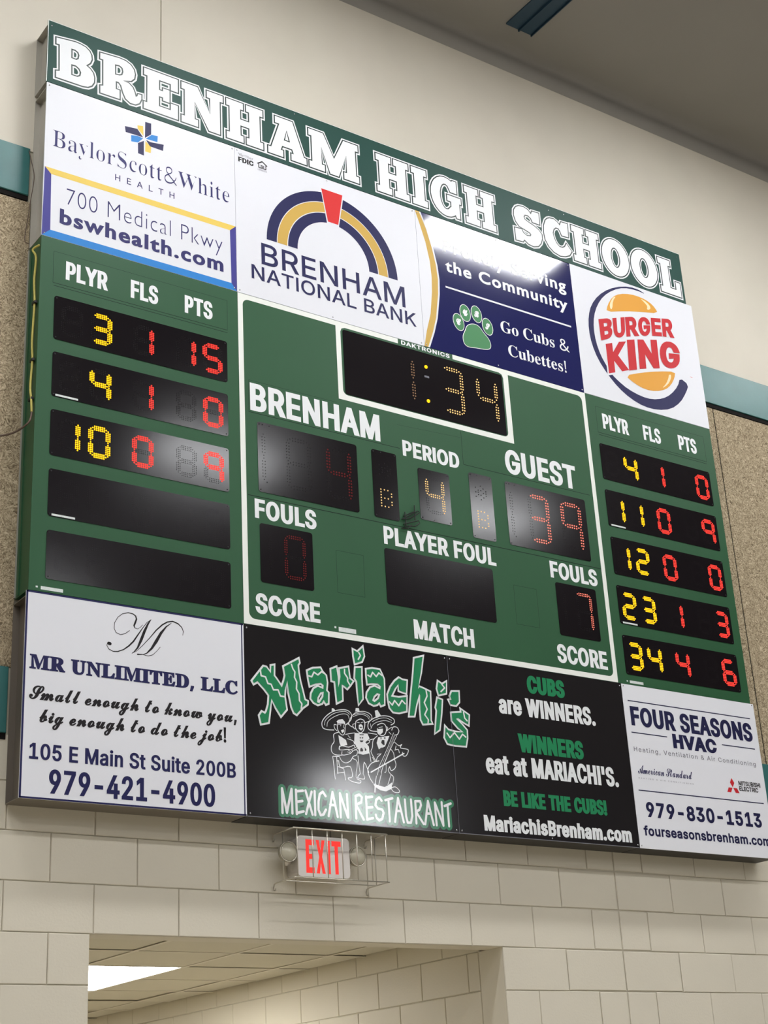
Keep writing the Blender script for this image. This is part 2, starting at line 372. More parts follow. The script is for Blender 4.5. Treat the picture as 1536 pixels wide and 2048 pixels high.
MEX_STROKES = [[(1288,143),(1287,28)],[(1288,143),(1311,30)],[(1311,30),(1340,144)],[(1340,144),(1341,29)],[(1364,142),(1365,28)],[(1364,135),(1403,141)],[(1365,85),(1398,92)],[(1365,33),(1403,43)],[(1417,143),(1452,31)],[(1451,140),(1416,32)],[(1468,144),(1467,30)],[(1529,125),(1514,145),(1496,132),(1488,96),(1486,57),(1497,32),(1513,36),(1528,60)],[(1569,148),(1542,31)],[(1569,148),(1593,30)],[(1553,86),(1581,85)],[(1611,145),(1610,29)],[(1612,142),(1651,31)],[(1651,144),(1653,31)],[(1701,139),(1699,31)],[(1701,139),(1723,147),(1737,136),(1732,111),(1702,97)],[(1702,97),(1742,28)],[(1762,141),(1761,30)],[(1762,137),(1799,143)],[(1761,87),(1797,92)],[(1761,30),(1798,39)],[(1853,128),(1839,143),(1821,129),(1815,103),(1828,88),(1854,84),(1861,69),(1851,39),(1832,30),(1817,43),(1814,56)],[(1875,132),(1918,145)],[(1894,135),(1895,30)],[(1952,149),(1926,30)],[(1952,149),(1979,31)],[(1939,84),(1963,85)],[(1993,144),(1995,62),(2002,31),(2022,32),(2032,65),(2030,147)],[(2056,141),(2055,31)],[(2056,141),(2086,143),(2090,124),(2078,100),(2058,89)],[(2059,86),(2099,31)],[(2134,148),(2109,31)],[(2134,148),(2161,30)],[(2121,84),(2149,86)],[(2176,143),(2179,30)],[(2178,140),(2221,31)],[(2219,148),(2221,33)],[(2236,130),(2276,146)],[(2255,136),(2256,30)]]
SWASH = [[(499,807,2.3),(477,789,2.8),(454,781,2.8),(432,788,2.8),(422,806,2.6),(424,834,2.8),(439,862,2.6),(462,882,3.1),(491,892,4.0),(515,890,4.2),(529,881,5.7),(533,867,7.3),(527,849,8.9),(521,834,7.4),(524,824,3.9),(539,820,2.1),(554,831,2.1),(564,843,2.3)],[(390,732,2.1),(387,721,2.6),(398,705,3.1),(418,697,3.7),(441,699,4.2),(470,712,5.2),(496,733,6.8),(519,758,7.3),(539,789,6.2),(563,826,3.7),(586,858,2.8),(607,875,2.3)],[(607,875,2.8),(592,853,8.5),(574,814,13.0),(557,769,13.6),(540,730,7.9),(522,708,4.0),(512,700,2.8)],[(512,700,2.3),(534,713,2.1),(563,742,2.8),(601,786,4.0),(634,828,5.7),(664,858,6.2),(691,876,6.2),(719,883,6.2),(746,876,5.7),(765,861,4.5),(774,842,3.4),(771,822,2.2)],[(711,873,2.3),(685,852,6.2),(658,817,12.5),(634,774,15.3),(611,737,10.5),(587,711,5.1),(569,702,2.8),(540,699,6.3)],[(569,701,2.2),(593,698,2.8),(617,707,2.6),(637,727,2.2),(654,748,2.3)],[(397,732,15.6),(403,731,15.7)]]
BAND_STROKES = [(3.3,[(1592,454),(1554,452),(1530,458),(1524,475),(1529,494),(1553,521),(1588,545),(1626,558),(1668,563),(1693,553),(1701,534),(1691,511),(1664,488)]),(2.1,[(1553,468),(1558,490),(1582,512),(1625,534),(1659,542),(1679,537),(1685,521)]),(2.1,[(1539,473),(1544,495),(1566,517),(1596,537),(1634,550),(1668,554),(1688,543)]),(2.8,[(1616,489),(1613,463),(1628,440),(1645,434),(1656,450),(1660,486)]),(2.4,[(1609,481),(1595,481),(1598,462),(1611,452)]),(1.9,[(1620,484),(1635,487),(1632,478)]),(1.9,[(1652,487),(1649,474),(1659,468)]),(2.8,[(1620,446),(1590,432),(1591,397),(1575,374),(1574,346),(1594,332),(1631,333)]),(2.4,[(1621,378),(1618,360),(1637,359)]),(2.4,[(1636,423),(1643,409),(1659,396)]),(2.4,[(1637,359),(1666,365),(1691,364),(1693,355),(1675,343),(1635,334),(1634,351)]),(1.9,[(1670,362),(1686,355)]),(1.9,[(1665,353),(1682,349)]),(2.8,[(1620,364),(1621,373),(1638,380),(1675,377),(1705,390),(1709,382)]),(2.8,[(1618,325),(1630,305),(1654,297),(1682,310),(1698,333),(1719,342),(1725,364),(1708,367)]),(2.1,[(1691,367),(1770,409)]),(2.1,[(1695,358),(1778,403)]),(2.8,[(1770,411),(1783,423),(1800,421),(1795,410),(1778,401)]),(2.8,[(1579,321),(1583,283),(1588,212)]),(2.8,[(1602,320),(1604,240)]),(2.8,[(1608,275),(1640,267)]),(2.8,[(1602,243),(1643,250)]),(2.8,[(1640,267),(1648,212)]),(2.4,[(1601,302),(1613,304)]),(2.8,[(1581,323),(1614,325)]),(2.8,[(1613,304),(1616,279),(1632,272),(1678,281),(1688,233),(1663,224),(1675,212),(1707,205),(1732,205),(1735,217),(1709,233),(1721,306),(1697,322)]),(2.8,[(1677,490),(1684,507),(1700,534),(1727,556),(1770,567),(1808,560),(1822,543),(1810,524),(1775,509)]),(1.9,[(1705,540),(1735,552),(1770,558),(1799,550),(1811,536)]),(1.9,[(1709,533),(1735,545),(1769,550),(1794,542),(1804,530)]),(2.8,[(1679,499),(1689,485),(1710,479)]),(3.3,[(1724,511),(1720,478),(1738,458),(1755,458),(1772,480),(1776,516),(1751,526),(1724,511)]),(2.4,[(1717,499),(1704,492),(1710,475),(1720,472)]),(1.9,[(1731,507),(1745,506)]),(1.9,[(1754,507),(1769,513)]),(2.8,[(1727,339),(1729,296),(1735,254)]),(2.8,[(1735,251),(1719,230),(1759,227),(1754,249)]),(2.8,[(1752,252),(1762,310),(1786,262)]),(2.8,[(1796,360),(1802,317)]),(2.6,[(1660,439),(1687,446),(1713,452)]),(2.6,[(1669,419),(1702,411),(1708,398)]),(2.1,[(1674,434),(1686,424)]),(2.6,[(1794,460),(1845,458)]),(2.6,[(1800,425),(1831,435)]),(3.3,[(1850,473),(1812,473),(1795,487),(1801,515),(1837,541),(1882,556),(1925,558),(1955,546),(1955,528),(1935,515)]),(1.9,[(1812,484),(1827,507),(1862,525),(1906,534),(1939,528)]),(1.9,[(1823,521),(1863,540),(1907,548),(1941,539)]),(1.9,[(1810,509),(1813,491)]),(3.1,[(1851,488),(1852,466),(1871,455),(1893,461),(1905,486),(1900,511),(1879,518),(1852,506)]),(2.4,[(1904,504),(1915,498),(1905,482)]),(2.1,[(1860,494),(1882,500)]),(2.8,[(1849,451),(1822,427),(1815,390),(1805,368),(1817,344),(1832,324),(1842,342),(1862,359)]),(2.6,[(1868,446),(1873,425)]),(2.4,[(1909,483),(1925,496),(1939,504)]),(2.4,[(1920,477),(1932,467)]),(3.1,[(1938,489),(1948,506),(1970,507),(1982,490),(1972,471),(1958,466)]),(2.1,[(1948,476),(1906,395),(1867,327)]),(2.1,[(1967,463),(1923,390),(1888,325)]),(0.9,[(1954,469),(1846,268)]),(0.9,[(1958,468),(1857,269)]),(2.1,[(1867,327),(1848,293),(1837,253)]),(2.1,[(1888,325),(1869,291),(1858,251)]),(2.8,[(1923,393),(1941,373),(1945,341),(1952,316),(1942,294),(1920,283),(1913,302)]),(3.3,[(1850,325),(1806,310),(1781,276),(1789,238),(1808,211)]),(2.8,[(1913,302),(1903,283),(1914,266),(1933,250),(1924,214)]),(2.1,[(1892,315),(1889,275),(1880,271)]),(4.7,[(1799,264),(2005,377)]),(2.8,[(1951,429),(1977,413),(1995,422),(1985,403),(2028,400),(2032,389),(2017,366),(1999,364),(1996,382)]),(2.4,[(1949,388),(1971,394),(1976,377)]),(2.4,[(1959,411),(1953,393)]),(2.8,[(1830,248),(1819,205)]),(2.8,[(1856,251),(1840,200)]),(5.7,[(1821,209),(1816,168)]),(2.8,[(1914,195),(1940,203),(1963,187),(1958,176),(1930,177),(1914,192)]),(2.4,[(1919,263),(1896,211)]),(2.4,[(1812,340),(1824,319)]),(2.4,[(1843,357),(1869,366)])]
BAND_FILLS = [[(1584,548),(1586,563),(1597,562),(1608,551)],[(1610,499),(1623,509),(1645,514),(1659,502),(1660,486),(1652,492),(1616,489)],[(1633,456),(1651,465),(1652,453),(1641,443)],[(1617,431),(1636,423),(1660,411),(1667,387),(1629,376),(1622,393)],[(1723,561),(1727,579),(1745,581),(1749,564)],[(1740,494),(1754,501),(1764,493),(1764,477),(1752,467),(1739,476)],[(1713,452),(1789,456),(1801,432),(1774,411),(1794,392),(1796,358),(1757,347),(1728,351),(1733,368),(1718,388),(1708,401)],[(1845,540),(1841,578),(1857,584),(1878,555)],[(1853,486),(1884,491),(1883,473),(1869,460),(1854,464)],[(1853,444),(1921,458),(1911,436),(1891,401),(1853,383),(1842,414)],[(1808,209),(1842,202),(1876,197),(1898,208),(1922,224),(1918,192),(1883,176),(1849,179),(1816,194)]]
BAND_DARKS = [[(1742,376),(1751,382),(1759,370),(1756,363),(1741,362)],[(1768,386),(1780,372),(1769,366)],[(1742,448),(1768,450),(1765,446),(1742,444)],[(1740,417),(1764,419),(1757,410),(1746,409)],[(1741,433),(1750,434),(1745,425)],[(1754,434),(1763,435),(1760,426)],[(1744,486),(1759,487),(1757,482),(1745,480)],[(1874,432),(1889,433),(1889,408),(1881,407),(1868,417)],[(1866,446),(1874,443),(1867,433)],[(1885,444),(1896,449),(1896,438)],[(1849,379),(1867,393),(1888,394),(1878,367),(1852,361)]]
BUN_TOP = [(3806,3414),(3824,3470),(3876,3545),(3947,3589),(4047,3616),(4144,3618),(4214,3603),(4258,3575),(4280,3538),(4125,3504),(3976,3469)]
BUN_BOT = [(3902,2982),(4051,3040),(4201,3088),(4366,3128),(4351,3077),(4310,3017),(4253,2969),(4164,2934),(4067,2923),(3977,2944)]
SWOOSH = [(4198,3655),(4105,3678),(3982,3657),(3855,3600),(3750,3519),(3679,3429),(3644,3340),(3632,3240),(3644,3137),(3681,3041),(3748,2953),(3828,2878),(3923,2825),(4035,2795),(4153,2798),(4278,2834),(4375,2906),(4439,2990),(4476,3058),(4402,3092),(4372,3023),(4297,2945),(4217,2895),(4117,2865),(4022,2864),(3910,2889),(3836,2927),(3789,2959),(3755,3003),(3709,3077),(3682,3166),(3676,3262),(3692,3354),(3733,3444),(3797,3528),(3890,3600),(3992,3648),(4102,3662)]
BUN_SHINE = [[(3844,3446),(3844,3486),(3881,3542),(3910,3560),(3877,3516),(3862,3451)],[(4130,3609),(4189,3596),(4222,3564),(4198,3539),(4179,3540),(4190,3565),(4163,3588)],[(4323,3094),(4314,3058),(4278,3009),(4217,2967),(4267,3016),(4293,3062),(4302,3089)]]
BURGER_LETTERS = [('B',[(3728,3186),(3830,3233),(3727,3339),(3852,3384)]),('U',[(3848,3238),(3946,3272),(3851,3381),(3963,3420)]),('R',[(3958,3276),(4068,3310),(3967,3421),(4069,3455)]),('G',[(4077,3312),(4182,3346),(4079,3455),(4194,3483)]),('E',[(4196,3347),(4287,3367),(4204,3483),(4295,3503)]),('R',[(4294,3369),(4396,3384),(4306,3506),(4405,3529)]),('K',[(3761,2961),(3931,3024),(3763,3170),(3939,3240)]),('I',[(3943,3027),(4015,3053),(3957,3252),(4026,3273)]),('N',[(4040,3064),(4224,3116),(4054,3281),(4232,3326)]),('G',[(4237,3122),(4419,3165),(4251,3330),(4437,3357)])]
CROSS = [('purple',[(442,3577),(514,3586),(548,3544),(513,3544),(447,3541)]),('sky',[(478,3533),(515,3542),(548,3538),(518,3501),(479,3494)]),('yellow',[(514,3609),(547,3616),(550,3553),(516,3589)]),('purple',[(559,3648),(594,3650),(594,3580),(558,3545)]),('sky',[(597,3579),(633,3584),(631,3545),(562,3541)]),('purple',[(564,3535),(592,3530),(668,3542),(664,3501),(587,3502)]),('yellow',[(561,3528),(595,3499),(592,3461),(560,3460)]),('purple',[(518,3498),(552,3524),(553,3431),(519,3434)])]
PAW_PAD = [(2647,2995),(2693,3018),(2736,3015),(2767,2977),(2803,2946),(2816,2910),(2806,2879),(2756,2866),(2697,2861),(2638,2850),(2612,2868),(2609,2915),(2629,2951)]
PAW_TOES = [((2585,3000),(2571,3052),(2545,2993)),((2640,3076),(2632,3138),(2607,3080)),((2726,3092),(2715,3151),(2690,3090)),((2803,3029),(2792,3081),(2764,3027))]
SCRIBBLE = [[(2102,1700),(2101,1620)],[(2168,1751),(2164,1664)],[(2077,1653),(2122,1680),(2189,1722),(2197,1712),(2132,1668),(2083,1654)],[(2089,1674),(2162,1712)],[(2086,1626),(2185,1664),(2197,1655),(2161,1626),(2091,1618)],[(2073,1601),(2111,1605),(2140,1632)]]
FONT = r"""
IA8@525(6I8Q6w8Q865(7f5(7#7-6w7@6o7W6g7u6[8?6d8?6Y7t6P7W6H7@6B7-5[5(|5k6$5k6G7V6G7V6$
IB825L5(5L8Q6b8Q7%8O7=8F7P8:7^8)7e7o7h7X7f7G7a787X7-7N7#7B6v756q756n7C6k7R6d7`6X7j6J7q687t5{7q5e7i5P7Z5?7G537-5+6e5(|5t5J6d5J7)5N7>5X7I5h7M5{7K617E6>7<6J7/6S6y6Y6f6Z5t6Z|5t6}6`6}6p7$7$7*71717:7<7@7I7B7W7>7k747z6{8,6a8/5t8/
IC8R6q5#6K5)6*575h5N5R5n5E6<5@6i5E7=5R7e5h8+6*8B6K8Q6q8U7/8T7D8O7X8F7j8;7y8,8-7t867`8<7I7n7I7i7X7c7f7Y7q7N7z7B8(758-7&806q816V8.6>7}6*7k5t7R5j745g6i5j6E5t6&6*5h6>5V6V5K6q5H7&5I755L7B5Q7N5X7Y5c7c5n7i5{7n608<60865s8-5_7z5M7j5?7X537D5+7/5%
ID8M6S5(5c5(5c5J6Q5J6t5N775X7L5k7[6)7e6G7h6j7e737[7P7M7i787z6v8+6U8/5a8/5a8Q6W8Q7)8M7L8?7h8)8#7d817=856j816=8#5p7h5Q7J5:7%5-|5t8Q5t5(5L5(5L8Q
IE7t5L5(5L8Q7W8Q7W8/5t8/5t6}7M6}7M6Y5t6Y5t5J7Y5J7Y5(
IF7o5L5(5L8Q7U8Q7U8/5t8/5t6x7H6x7H6U5t6U5t5(
IG8X6r5#6K5)6*575g5N5Q5n5D6<5@6i5D7=5Q7e5g8+6)8B6J8Q6p8U7.8T7D8N7X8E7k8:7z8+8-7s877_8=7I7n7I7h7W7a7e7X7p7N7y7B8(758-7&806p816U8.6>7}6*7k5t7R5j745g6i5j6E5t6&6*5h6?5V6V5K6r5H725J7G5S7X5a7g5s7o607r6I8$6G6{6G6{6j8?6j8?6H8;6$8/5_7t5F7Z537<5(
IH8V5L5(5L8Q5t8Q5t7$7d7$7d8Q828Q825(7d5(7d6[5t6[5t5(
II7,5;5(5;5J5p5J5p8/5;8/5;8Q6s8Q6s8/6>8/6>5J6s5J6s5(
IK885h6&5h6R5}6n697.6O7F7R8Q8-8Q6[6w6Y6w|5L5(5L8Q5t8Q5t7A5s6W5t6D5t5(|7W5(6A6l6Y728-5(
IL7e5L5(5L8Q5t8Q5t5J7Q5J7Q5(
IM9A5L5(5L8Q6+8Q6w6@6z697#6/7(6$7,5s735Z765O795E705E735O775Z7>5r7B6#7E6/7I687K6@8>8Q8v8Q8v5(8O5(8O7&8O718O7<8O7U8P7q8P828T828K7o8A7R8=7E8879857/817&7E5(7#5(667&637/6/796+7D6&7Q5v7n5l825p825q8%5q7s5r7W5r7=5r715r7&5r5(
IN8Z5L5(5L8Q5{8Q7F6>7K657R6*7Y5w7b5i7q5I7l5H7i5j7i5y7h6.7h6;7h6E7h8Q868Q865(7a5(6I7%6:7>627L6)7^5w7q5j8/5p805q7s5r7_5s7L5t7=5t705t7&5t5(
IO8a6q5#6K5)6*575h5N5R5n5E6<5@6i5E7=5R7e5h8+6*8B6K8Q6q8U7=8Q7_8B7z8+867e8C7=8H6i8C6<865n7z5N7_577=5)|6q5H725K7J5V7_5h7n6%7x6D7{6i7x757n7S7_7l7J8#728.6q816V8.6?8#6+7k5t7S5j755g6i5j6D5t6&6+5h6?5V6V5K
IP8+5L5(5L8Q6^8Q7$8N7?8D7T857c7{7k7d7n7I7k7/7c6p7T6]7?6L7$6C6^6?5k6?5k6b6]6b6r6d7*6k776t7@7(7E777G7I7E7Z7@7j777w7*8&6r8-6[8/5t8/5t5(
IR8-5L5(5L8Q6_8Q7%8N7@8E7T877c8#7l7f7o7K7l717c6t7T6a7@6R7%6J6_6G5c6G5c6j6]6j6s6l7+6q776z7@7,7E7;7G7K7E7]7@7l777x7+8(6r8-6]8/5t8/5t5(|7L5(6Z6Y7.6Y7z5(
IS8,6V4}675$5v5.5`5;5N5L5D5b5?5{5h5{5k5k5s5^6$5R645K6D5G6V5E6k5G7#5L725T7>5`7E5m7G6#7E617?6;766D7*6K6t6P6d6U6>6a5v6m5]7%5L7<5G7W5K7q5U8-5f8>5}8K6<8S6X8U6v8S768K7J8>7Z8-7f7r7i7[7B7[7<7p7-8%6q806W836E81648-6&8$5v7t5p7h5n7Y5p7K5x7@6)7866716C7,6O7(6p6y7#6t736o7B6h7O6`7[6T7f6G7l667n5}7k5d7a5N7P5<7:5.6x5%
IT8-5;8/5;8Q7s8Q7s8/6k8/6k5(6D5(6D8/
IU8V6l4}6J5&6,515n5B5[5X5P5s5L685L8Q5t8Q5t6;5v6%6#5m605]6@5Q6T5I6l5G7+5I7>5Q7N5]7Z5m7b6%7e6;7e8Q828Q82688/5s8#5X7k5B7R51755&
IV8@6J5(528Q5[8Q6C6L6J6:6Q5{6Z5^6f5:6^5:6h5_6q5}6y6:7%6L7f8Q868Q6x5(
IW9e6-5(528Q5Y8Q626F696&6@5a6F5@6A5@6H5a6O6&6V6F708Q7]8Q856F8=6&8D5a8J5@8E5@8K5a8R6&8Z6F928Q9Z8Q8_5(815(7U7:7P7N7K7d7F7{7B8=7J8=7E8#7A7f777:6Z5(
IX8=535(6R6}6R6_5:8Q5g8Q6;7i6C7]6J7Q6V7=6]736c7&6[7&6c736h7=6t7Q6{7]7+7i7X8Q8,8Q6l6`6l7#815(7^5(7&5w6y6)6r636g6E6a6O6Z6[6d6[6^6P6W6F6L636E6)6=5w5`5(
IY8;6J5(6J6M528Q5`8Q6C7G6M776U7&6^6o6g6Z6V6Z6_6p6h7(6y7G7^8Q818Q6r6M6r5(
I0806X5#685)5w565b5M5Q5m5H6;5E6i5H7>5Q7f5b8,5w8C698Q6X8U6x8Q7:8C7O8,7_7f7i7>7l6i7i6;7`5m7O5M7:566y5)|6X5F6n5I7%5T745g7>6%7D6E7F6i7D757>7S747l7%8$6n806X846C80628$6#7l5s7S5m755k6i5m6E5s6%6#5g625T6C5I
I1805V5(5V5I7d5I7d5(|6w8Q6w5(6O5(6O8-6N8-5]7O5]7y6G8Q
I2805N5(5N5D6^6Y6m6k6z6z7+7/727<777I787W767g717t7(8%6u8-6g826V846F82678,6,8#5}7q5w7c5u7Q5O7Q5R7l5]8)5k8<6%8J6=8R6W8U6r8R708J7B8=7Q8+7Z7o7^7W7[7G7W777N7%7B6l706V6q6<6,5L6,5J7c5J7c5(
I3806S5#685%5y5.5d5:5R5J5G5`5B5x5k5x5n5i5u5]6%5S635L6B5G6S5F6f5H6v5L7*5U755a7;5o7=6&7<67766F7+6R6v6]6b6c6I6f6.6f6.7+7$8-7$8/5R8/5R8Q7W8Q7W846O6x6O7$6o7$716w7G6i7W6U7a6?7e6&7a5g7V5P7F5=715/6q5&
I4805@5h5@6/6e8Q728Q5j645j627q627q5h|6z5(6z5r6z6(6z777F777F5(
I5806U5#6;5&6#5/5j5;5Z5L5P5a5L5w5r5w5u5j5}5^6,5T685L6F5G6U5F6g5H6w5O7+5Y745h7;5x7=617;6D746U7*6d6v6n6f6u6S6w6C6v646r6&6l5v6d5P6i5c8Q7T8Q7T8/6*8/5y7-5{7-6-756;7;6J7?6Z7@6o7>7(79797/7G6}7S6m7[6[7b6G7d627`5o7U5U7F5A71516r5&
I6806X5#6=5&6$515k5@5[5U5Q5n5N615Q6H5X6`5f6}5{7D6h8Q798Q6+6n6&6n6,6v637$6;7+6E706Q736^746x72757)7H6t7V6a7_6I7b6.7_5l7U5T7F5@72516s5&|6X5E6j5G6x5N7+5X755f7:5v7<6.7:6@756P7+6^6x6h6j6n6X6p6G6n686h6,6^5}6P5v6A5t6/5v5v5}5f6,5X685N6G5G
I7805c5(7:8-7:8/5M8/5M8Q7c8Q7c8-635(
I8806X5#6;5&5z5/5e5<5T5M5J5c5G5z5I645O6E5X6T5f6b5t6k6,6p6,6q5p6z5a715V7E5R7]5U7s5_8.5n8>6&8K6>8S6X8U6r8S708K7B8>7Q8.7Z7s7^7]7Z7E7P717@6z7,6q7,6p7<6k7K6b7W6T7a6E7g647i5z7f5c7[5M7K5<765/6v5&|6X5E6l5G6}5L705T7:5`7@5m7B5}7@63796A7/6M6{6V6k6[6X6^6F6[666V6(6M5w6A5p635n5}5p5m5v5`6&5T645L6E5G|6X7%6h7&6u7,7(74707>767K787Y767i717u7(8%6v8.6h826X846H826:8.6/8%6&7u5z7i5y7Y5z7K6&7>6/746;7,6H7&
I9806X8U6s8R728H7F897U8$7_7e7b7H7`727X6s7J6V75656H5(5w5(7-6f706f7+6]7#6U6u6N6k6I6`6F6S6E696H5{6P5i6_5Z6r5Q705N7K5Q7g5[8%5k8:6%8I6=8R|6X846G82688,6,7{5}7m5v7^5t7K5v795}7)6,6u686k6G6e6X6c6i6e6x6k7+6u757)7;797<7J7;7]757m7+7{6x8,6j82
Ia7c604}5t5$5b5+5Q555E5C5=5T5:5j5<5}5B615K6;5W6D5e6J5t6N6;6T6M6V6]6X6h6Z6p6^6u6c6v6j6v6k6u6x6q7*6j736a796T7=6E7>667=6*795x745p7,5i7$5e6u5A7&5J795W7H5h7R5y7Y627^6D7`6Q7_6`7]6o7W6}7P707F79787@7%7B6h7B5(6w5(6w5G6t5G6o5?6h576^5/6Q5)6B5#|665C6I5E6Y5K6f5T6o5a6t5n6v5}6v6B6s6?6m6=6e6;6[696H676@6669656-635z6/5o6*5g6#5b5t5`5h5b5]5f5S5m5L5w5G6)5D
Ib7x6Z4}6G5$675*6,525}5;5u5D5p5K5l5K5l5(5H5(5H8Q5m8Q5m785p785u7?5{7G6+7P677X6F7^6Y7`6u7[747P7G7?7V7(7`6d7c6A7`5y7V5[7G5C74526u5&|6T5D6i5G6y5O7,5^755o7;6+7=6B7;6X766n7-7%6y736i7;6T7>6A7;61736#7&5t6o5n6Y5m6B5n6*5t5n6#5]615O6A5G
Ic7f6L4}6/5&5o525Y5D5J5[5@5y5<6@5@6c5J7&5Y7>5o7P6/7[6L7`6^7_6m7Z6{7U7/7N7:7D7D797L7,7Q6w7.6n7+6w7%7%6z7,6s726k776b7;6W7=6L7>687;6&725s7#5j6l5e6W5c6@5e6+5j5o5s5^6&5P685G6L5D6W5E6c5G6l5K6s5P6z5V7&5^7+5f7/5o7R5f7L5W7E5J7;5>70556}5-6m5(6^5#
Id7x6E4}6*5&5l525W5C5I5[5@5y5<6A5@6d5I7(5X7?5l7P6+7[6E7`6Y7^6i7X6t7P7#7G7+7?70787278728Q7W8Q7W5(745(745K705K7+5D7#5;6t526h5*6X5$|6K5D6_5G6o5O6}5]7,5n716*736B716Y7,6o6}7&6o736_7;6K7>677;6&735s7%5j6n5e6X5c6B5e6+5j5o5s5^6&5O675G
Ie7k6O4}605&5o525Y5C5I5[5@5x5<6@5@6b5I7%5X7>5n7P6.7[6K7`6_7^6p7X7(7P787E7D757N6z7U6b7W6D7W665U665U6U7C6U726I706_7+6r6{7)6o746_7<6K7>687<6(745t7(5j6s5e6b5c6O5c6;5e5}5k5i5v5X6+5M6<5F6O5D6]5E6i5H6s5M6}5T7*5^7/5h7S5_7L5N7A5@73546{5+6g5$
If6i6Y7]6Y7<5,7<5,7]|5X5(5X7}5[855b8C5m8O5z8W608]6@8_6L8^6U8]6^8Z6c8Y6X896U8:6Q8;6K8<6E8<668:6-846&8*6$7t6$5(
Ig7x6L4%654&5y4,5h445Y4>5N4J5F4V5f4i5k4a5r4X5{4Q6-4K6;4G6L4F6f4I6z4S7.4e735$735Q705Q7+5I7#5A6t596h516X5-6E5+6+5.5m585X5H5I5_5@5{5<6C5@6e5I7(5X7?5l7P6+7[6F7`6Y7^6i7X6u7P7$7H7,7?71777477747]7W7]7W4}7T4a7J4J7;4:7%4.6h4(|6K5K6_5N6o5U6}5b7,5r726,736D726Z7,6o6}7&6o736_7;6K7>677;6&735s7%5j6n5e6Z5c6D5e6-5j5s5s5c6&5U675N
Ih7o5m6X5m5(5H5(5H8Q5m8Q5m7#5f7#5s7?6+7Q6@7[6X7`6o7]7)7U797I7D787L6}7N6a7N5(7*5(7*6^7%6v6u7/6d7:6N7=6>7<60766$7.5u6{5o6k
Ii645H5(5H7]5m7]5m5(|5Z8*5P8+5H815C895A8B5C8K5H8S5P8X5Z8Z5e8X5m8S5s8K5u8B5s895m815e8+
Ij645H7]5m7]5m4o5k4Z5f4J5]4<5O425>4,5*4*4{4*4{4L5)4L574N5@4U5F4a5H4p|5Z8*5P8+5H815B895A8B5B8K5H8S5P8X5Z8Z5e8X5m8S5s8K5u8B5s895m815e8+
Ik7]5k5{5k6O5q6O6}7]7P7]6>6H6:6H|5H5(5H8Q5m8Q5m5(|7(5(6)6?6C6Y7W5(
Il6A6#5&5f5*5T545K5D5H5[5H8Q5m8Q5m5d5n5V5q5M5w5I6(5G6-5G605H635H665I6<5*675(615&6*5&
Im965H5(5H7]5l7]5l7)5j7)5p7:5x7H6+7R677Z6E7_6T7a6k7]7#7P717?797)737)79787B7F7N7Q7]7Y7m7_8%7a897_8J7W8Y7L8e7=8m7)8o6j8o5(8I5(8I6i8F7$8<748,7<7t7>7f7=7Y787O707G7%7C6s7A6e7A5(6u5(6u6m6r7$6i736Y7;6H7>6;7=6/786#705t7%5o6q5m6`5m5(
In7o5m6X5m5(5H5(5H7]5l7]5l7#5f7#5s7?6+7Q6@7[6X7`6o7]7)7U797I7D787L6}7N6a7N5(7*5(7*6^7%6v6u7/6d7:6N7=6>7<60766$7.5u6{5o6k
Io7r6L4}6/5&5o525Y5D5J5[5@5y5<6@5@6c5J7&5Y7>5o7P6/7[6L7`6k7[7+7P7@7>7P7&7Y6c7^6@7Y5y7P5[7@5D7+526k5&|6L5D6b5G6s5P7&5^705o766+786@766W706l7&7#6s726b7;6L7>687;6&725s7#5j6l5e6W5c6@5e6+5j5o5s5^6&5P685G
Ir6l5H5(5H7]5l7]5l795n795w7H6+7T6<7]6P7`6T7`6Z7`6_7_6c7_6c796`7:6Z7;6S7;6L7;6=7:6/756#7-5t6{5o6n5m6_5m5(
Is7S6=4}6&5$5l5*5[535M5?5C5N5=5b5a5i5h5X5s5L6*5E6=5C6R5F6d5M6n5Y6r5g6p5r6i5z6_6(6O6-6*665h6?5S6M5H6_5D6u5G7/5O7?5]7L5n7V6)7^6@7`6V7^6i7W6x7O7+7D74767:7%6r6w6l7+6c756T7=6@7@6.7=5x765m7+5j6w5l6l5s6c6%6[676V6Z6N6v6D70677;6$7?5i7<5U735D7%566m5,6V5$
It6X6J7]6J7<5,7<5,7]|5O8;5u8;5u5d5v5V5{5M6*5H665F6:5F6?5G6D5G6I5H6P5)6J5&6C5%655%5t5)5`555S5G5O5a
Iu7o6=5$6(5&5n5.5^5:5Q5K5J5b5H5}5H7]5m7]5m6%5q5h5{5U635J6H5F6X5H6f5M6r5V6{5c7(5r7*6,7*7]7N7]7N5(7+5(7+5`705`7#5D6k526U5(
Iv7c625(527]5[7]636-6@5]6K546>546J5]6V6-7/7]7W7]6X5(
Iw8u5}5(567]5]7]5y6P6%6:6,5{635`695A635A695_6?5z6F6:6L6P6h7]767]7Q6P7W6:7^5z7d5`7j5A7d5A7j5_7q5z7w6:8#6P8@7]8h7]7{5(7U5(77677/6W7%6y6w7C7%7C6w6y6o6W6f676G5(
I.6A5b5$5W5&5N5-5H565F5A5H5K5N5T5W5Z5b5]5m5Z5v5T5}5K6$5A5}565v5-5m5&
I,6A5?485Q5S5{5S5[48
I!6F5P605N8Q5x8Q5v60|5d5$5X5&5O5-5I565G5A5I5K5O5T5X5Z5d5]5n5Z5w5T6#5K6%5A6#565w5-5n5&
I-807B6d7B6A5m6A5m6d
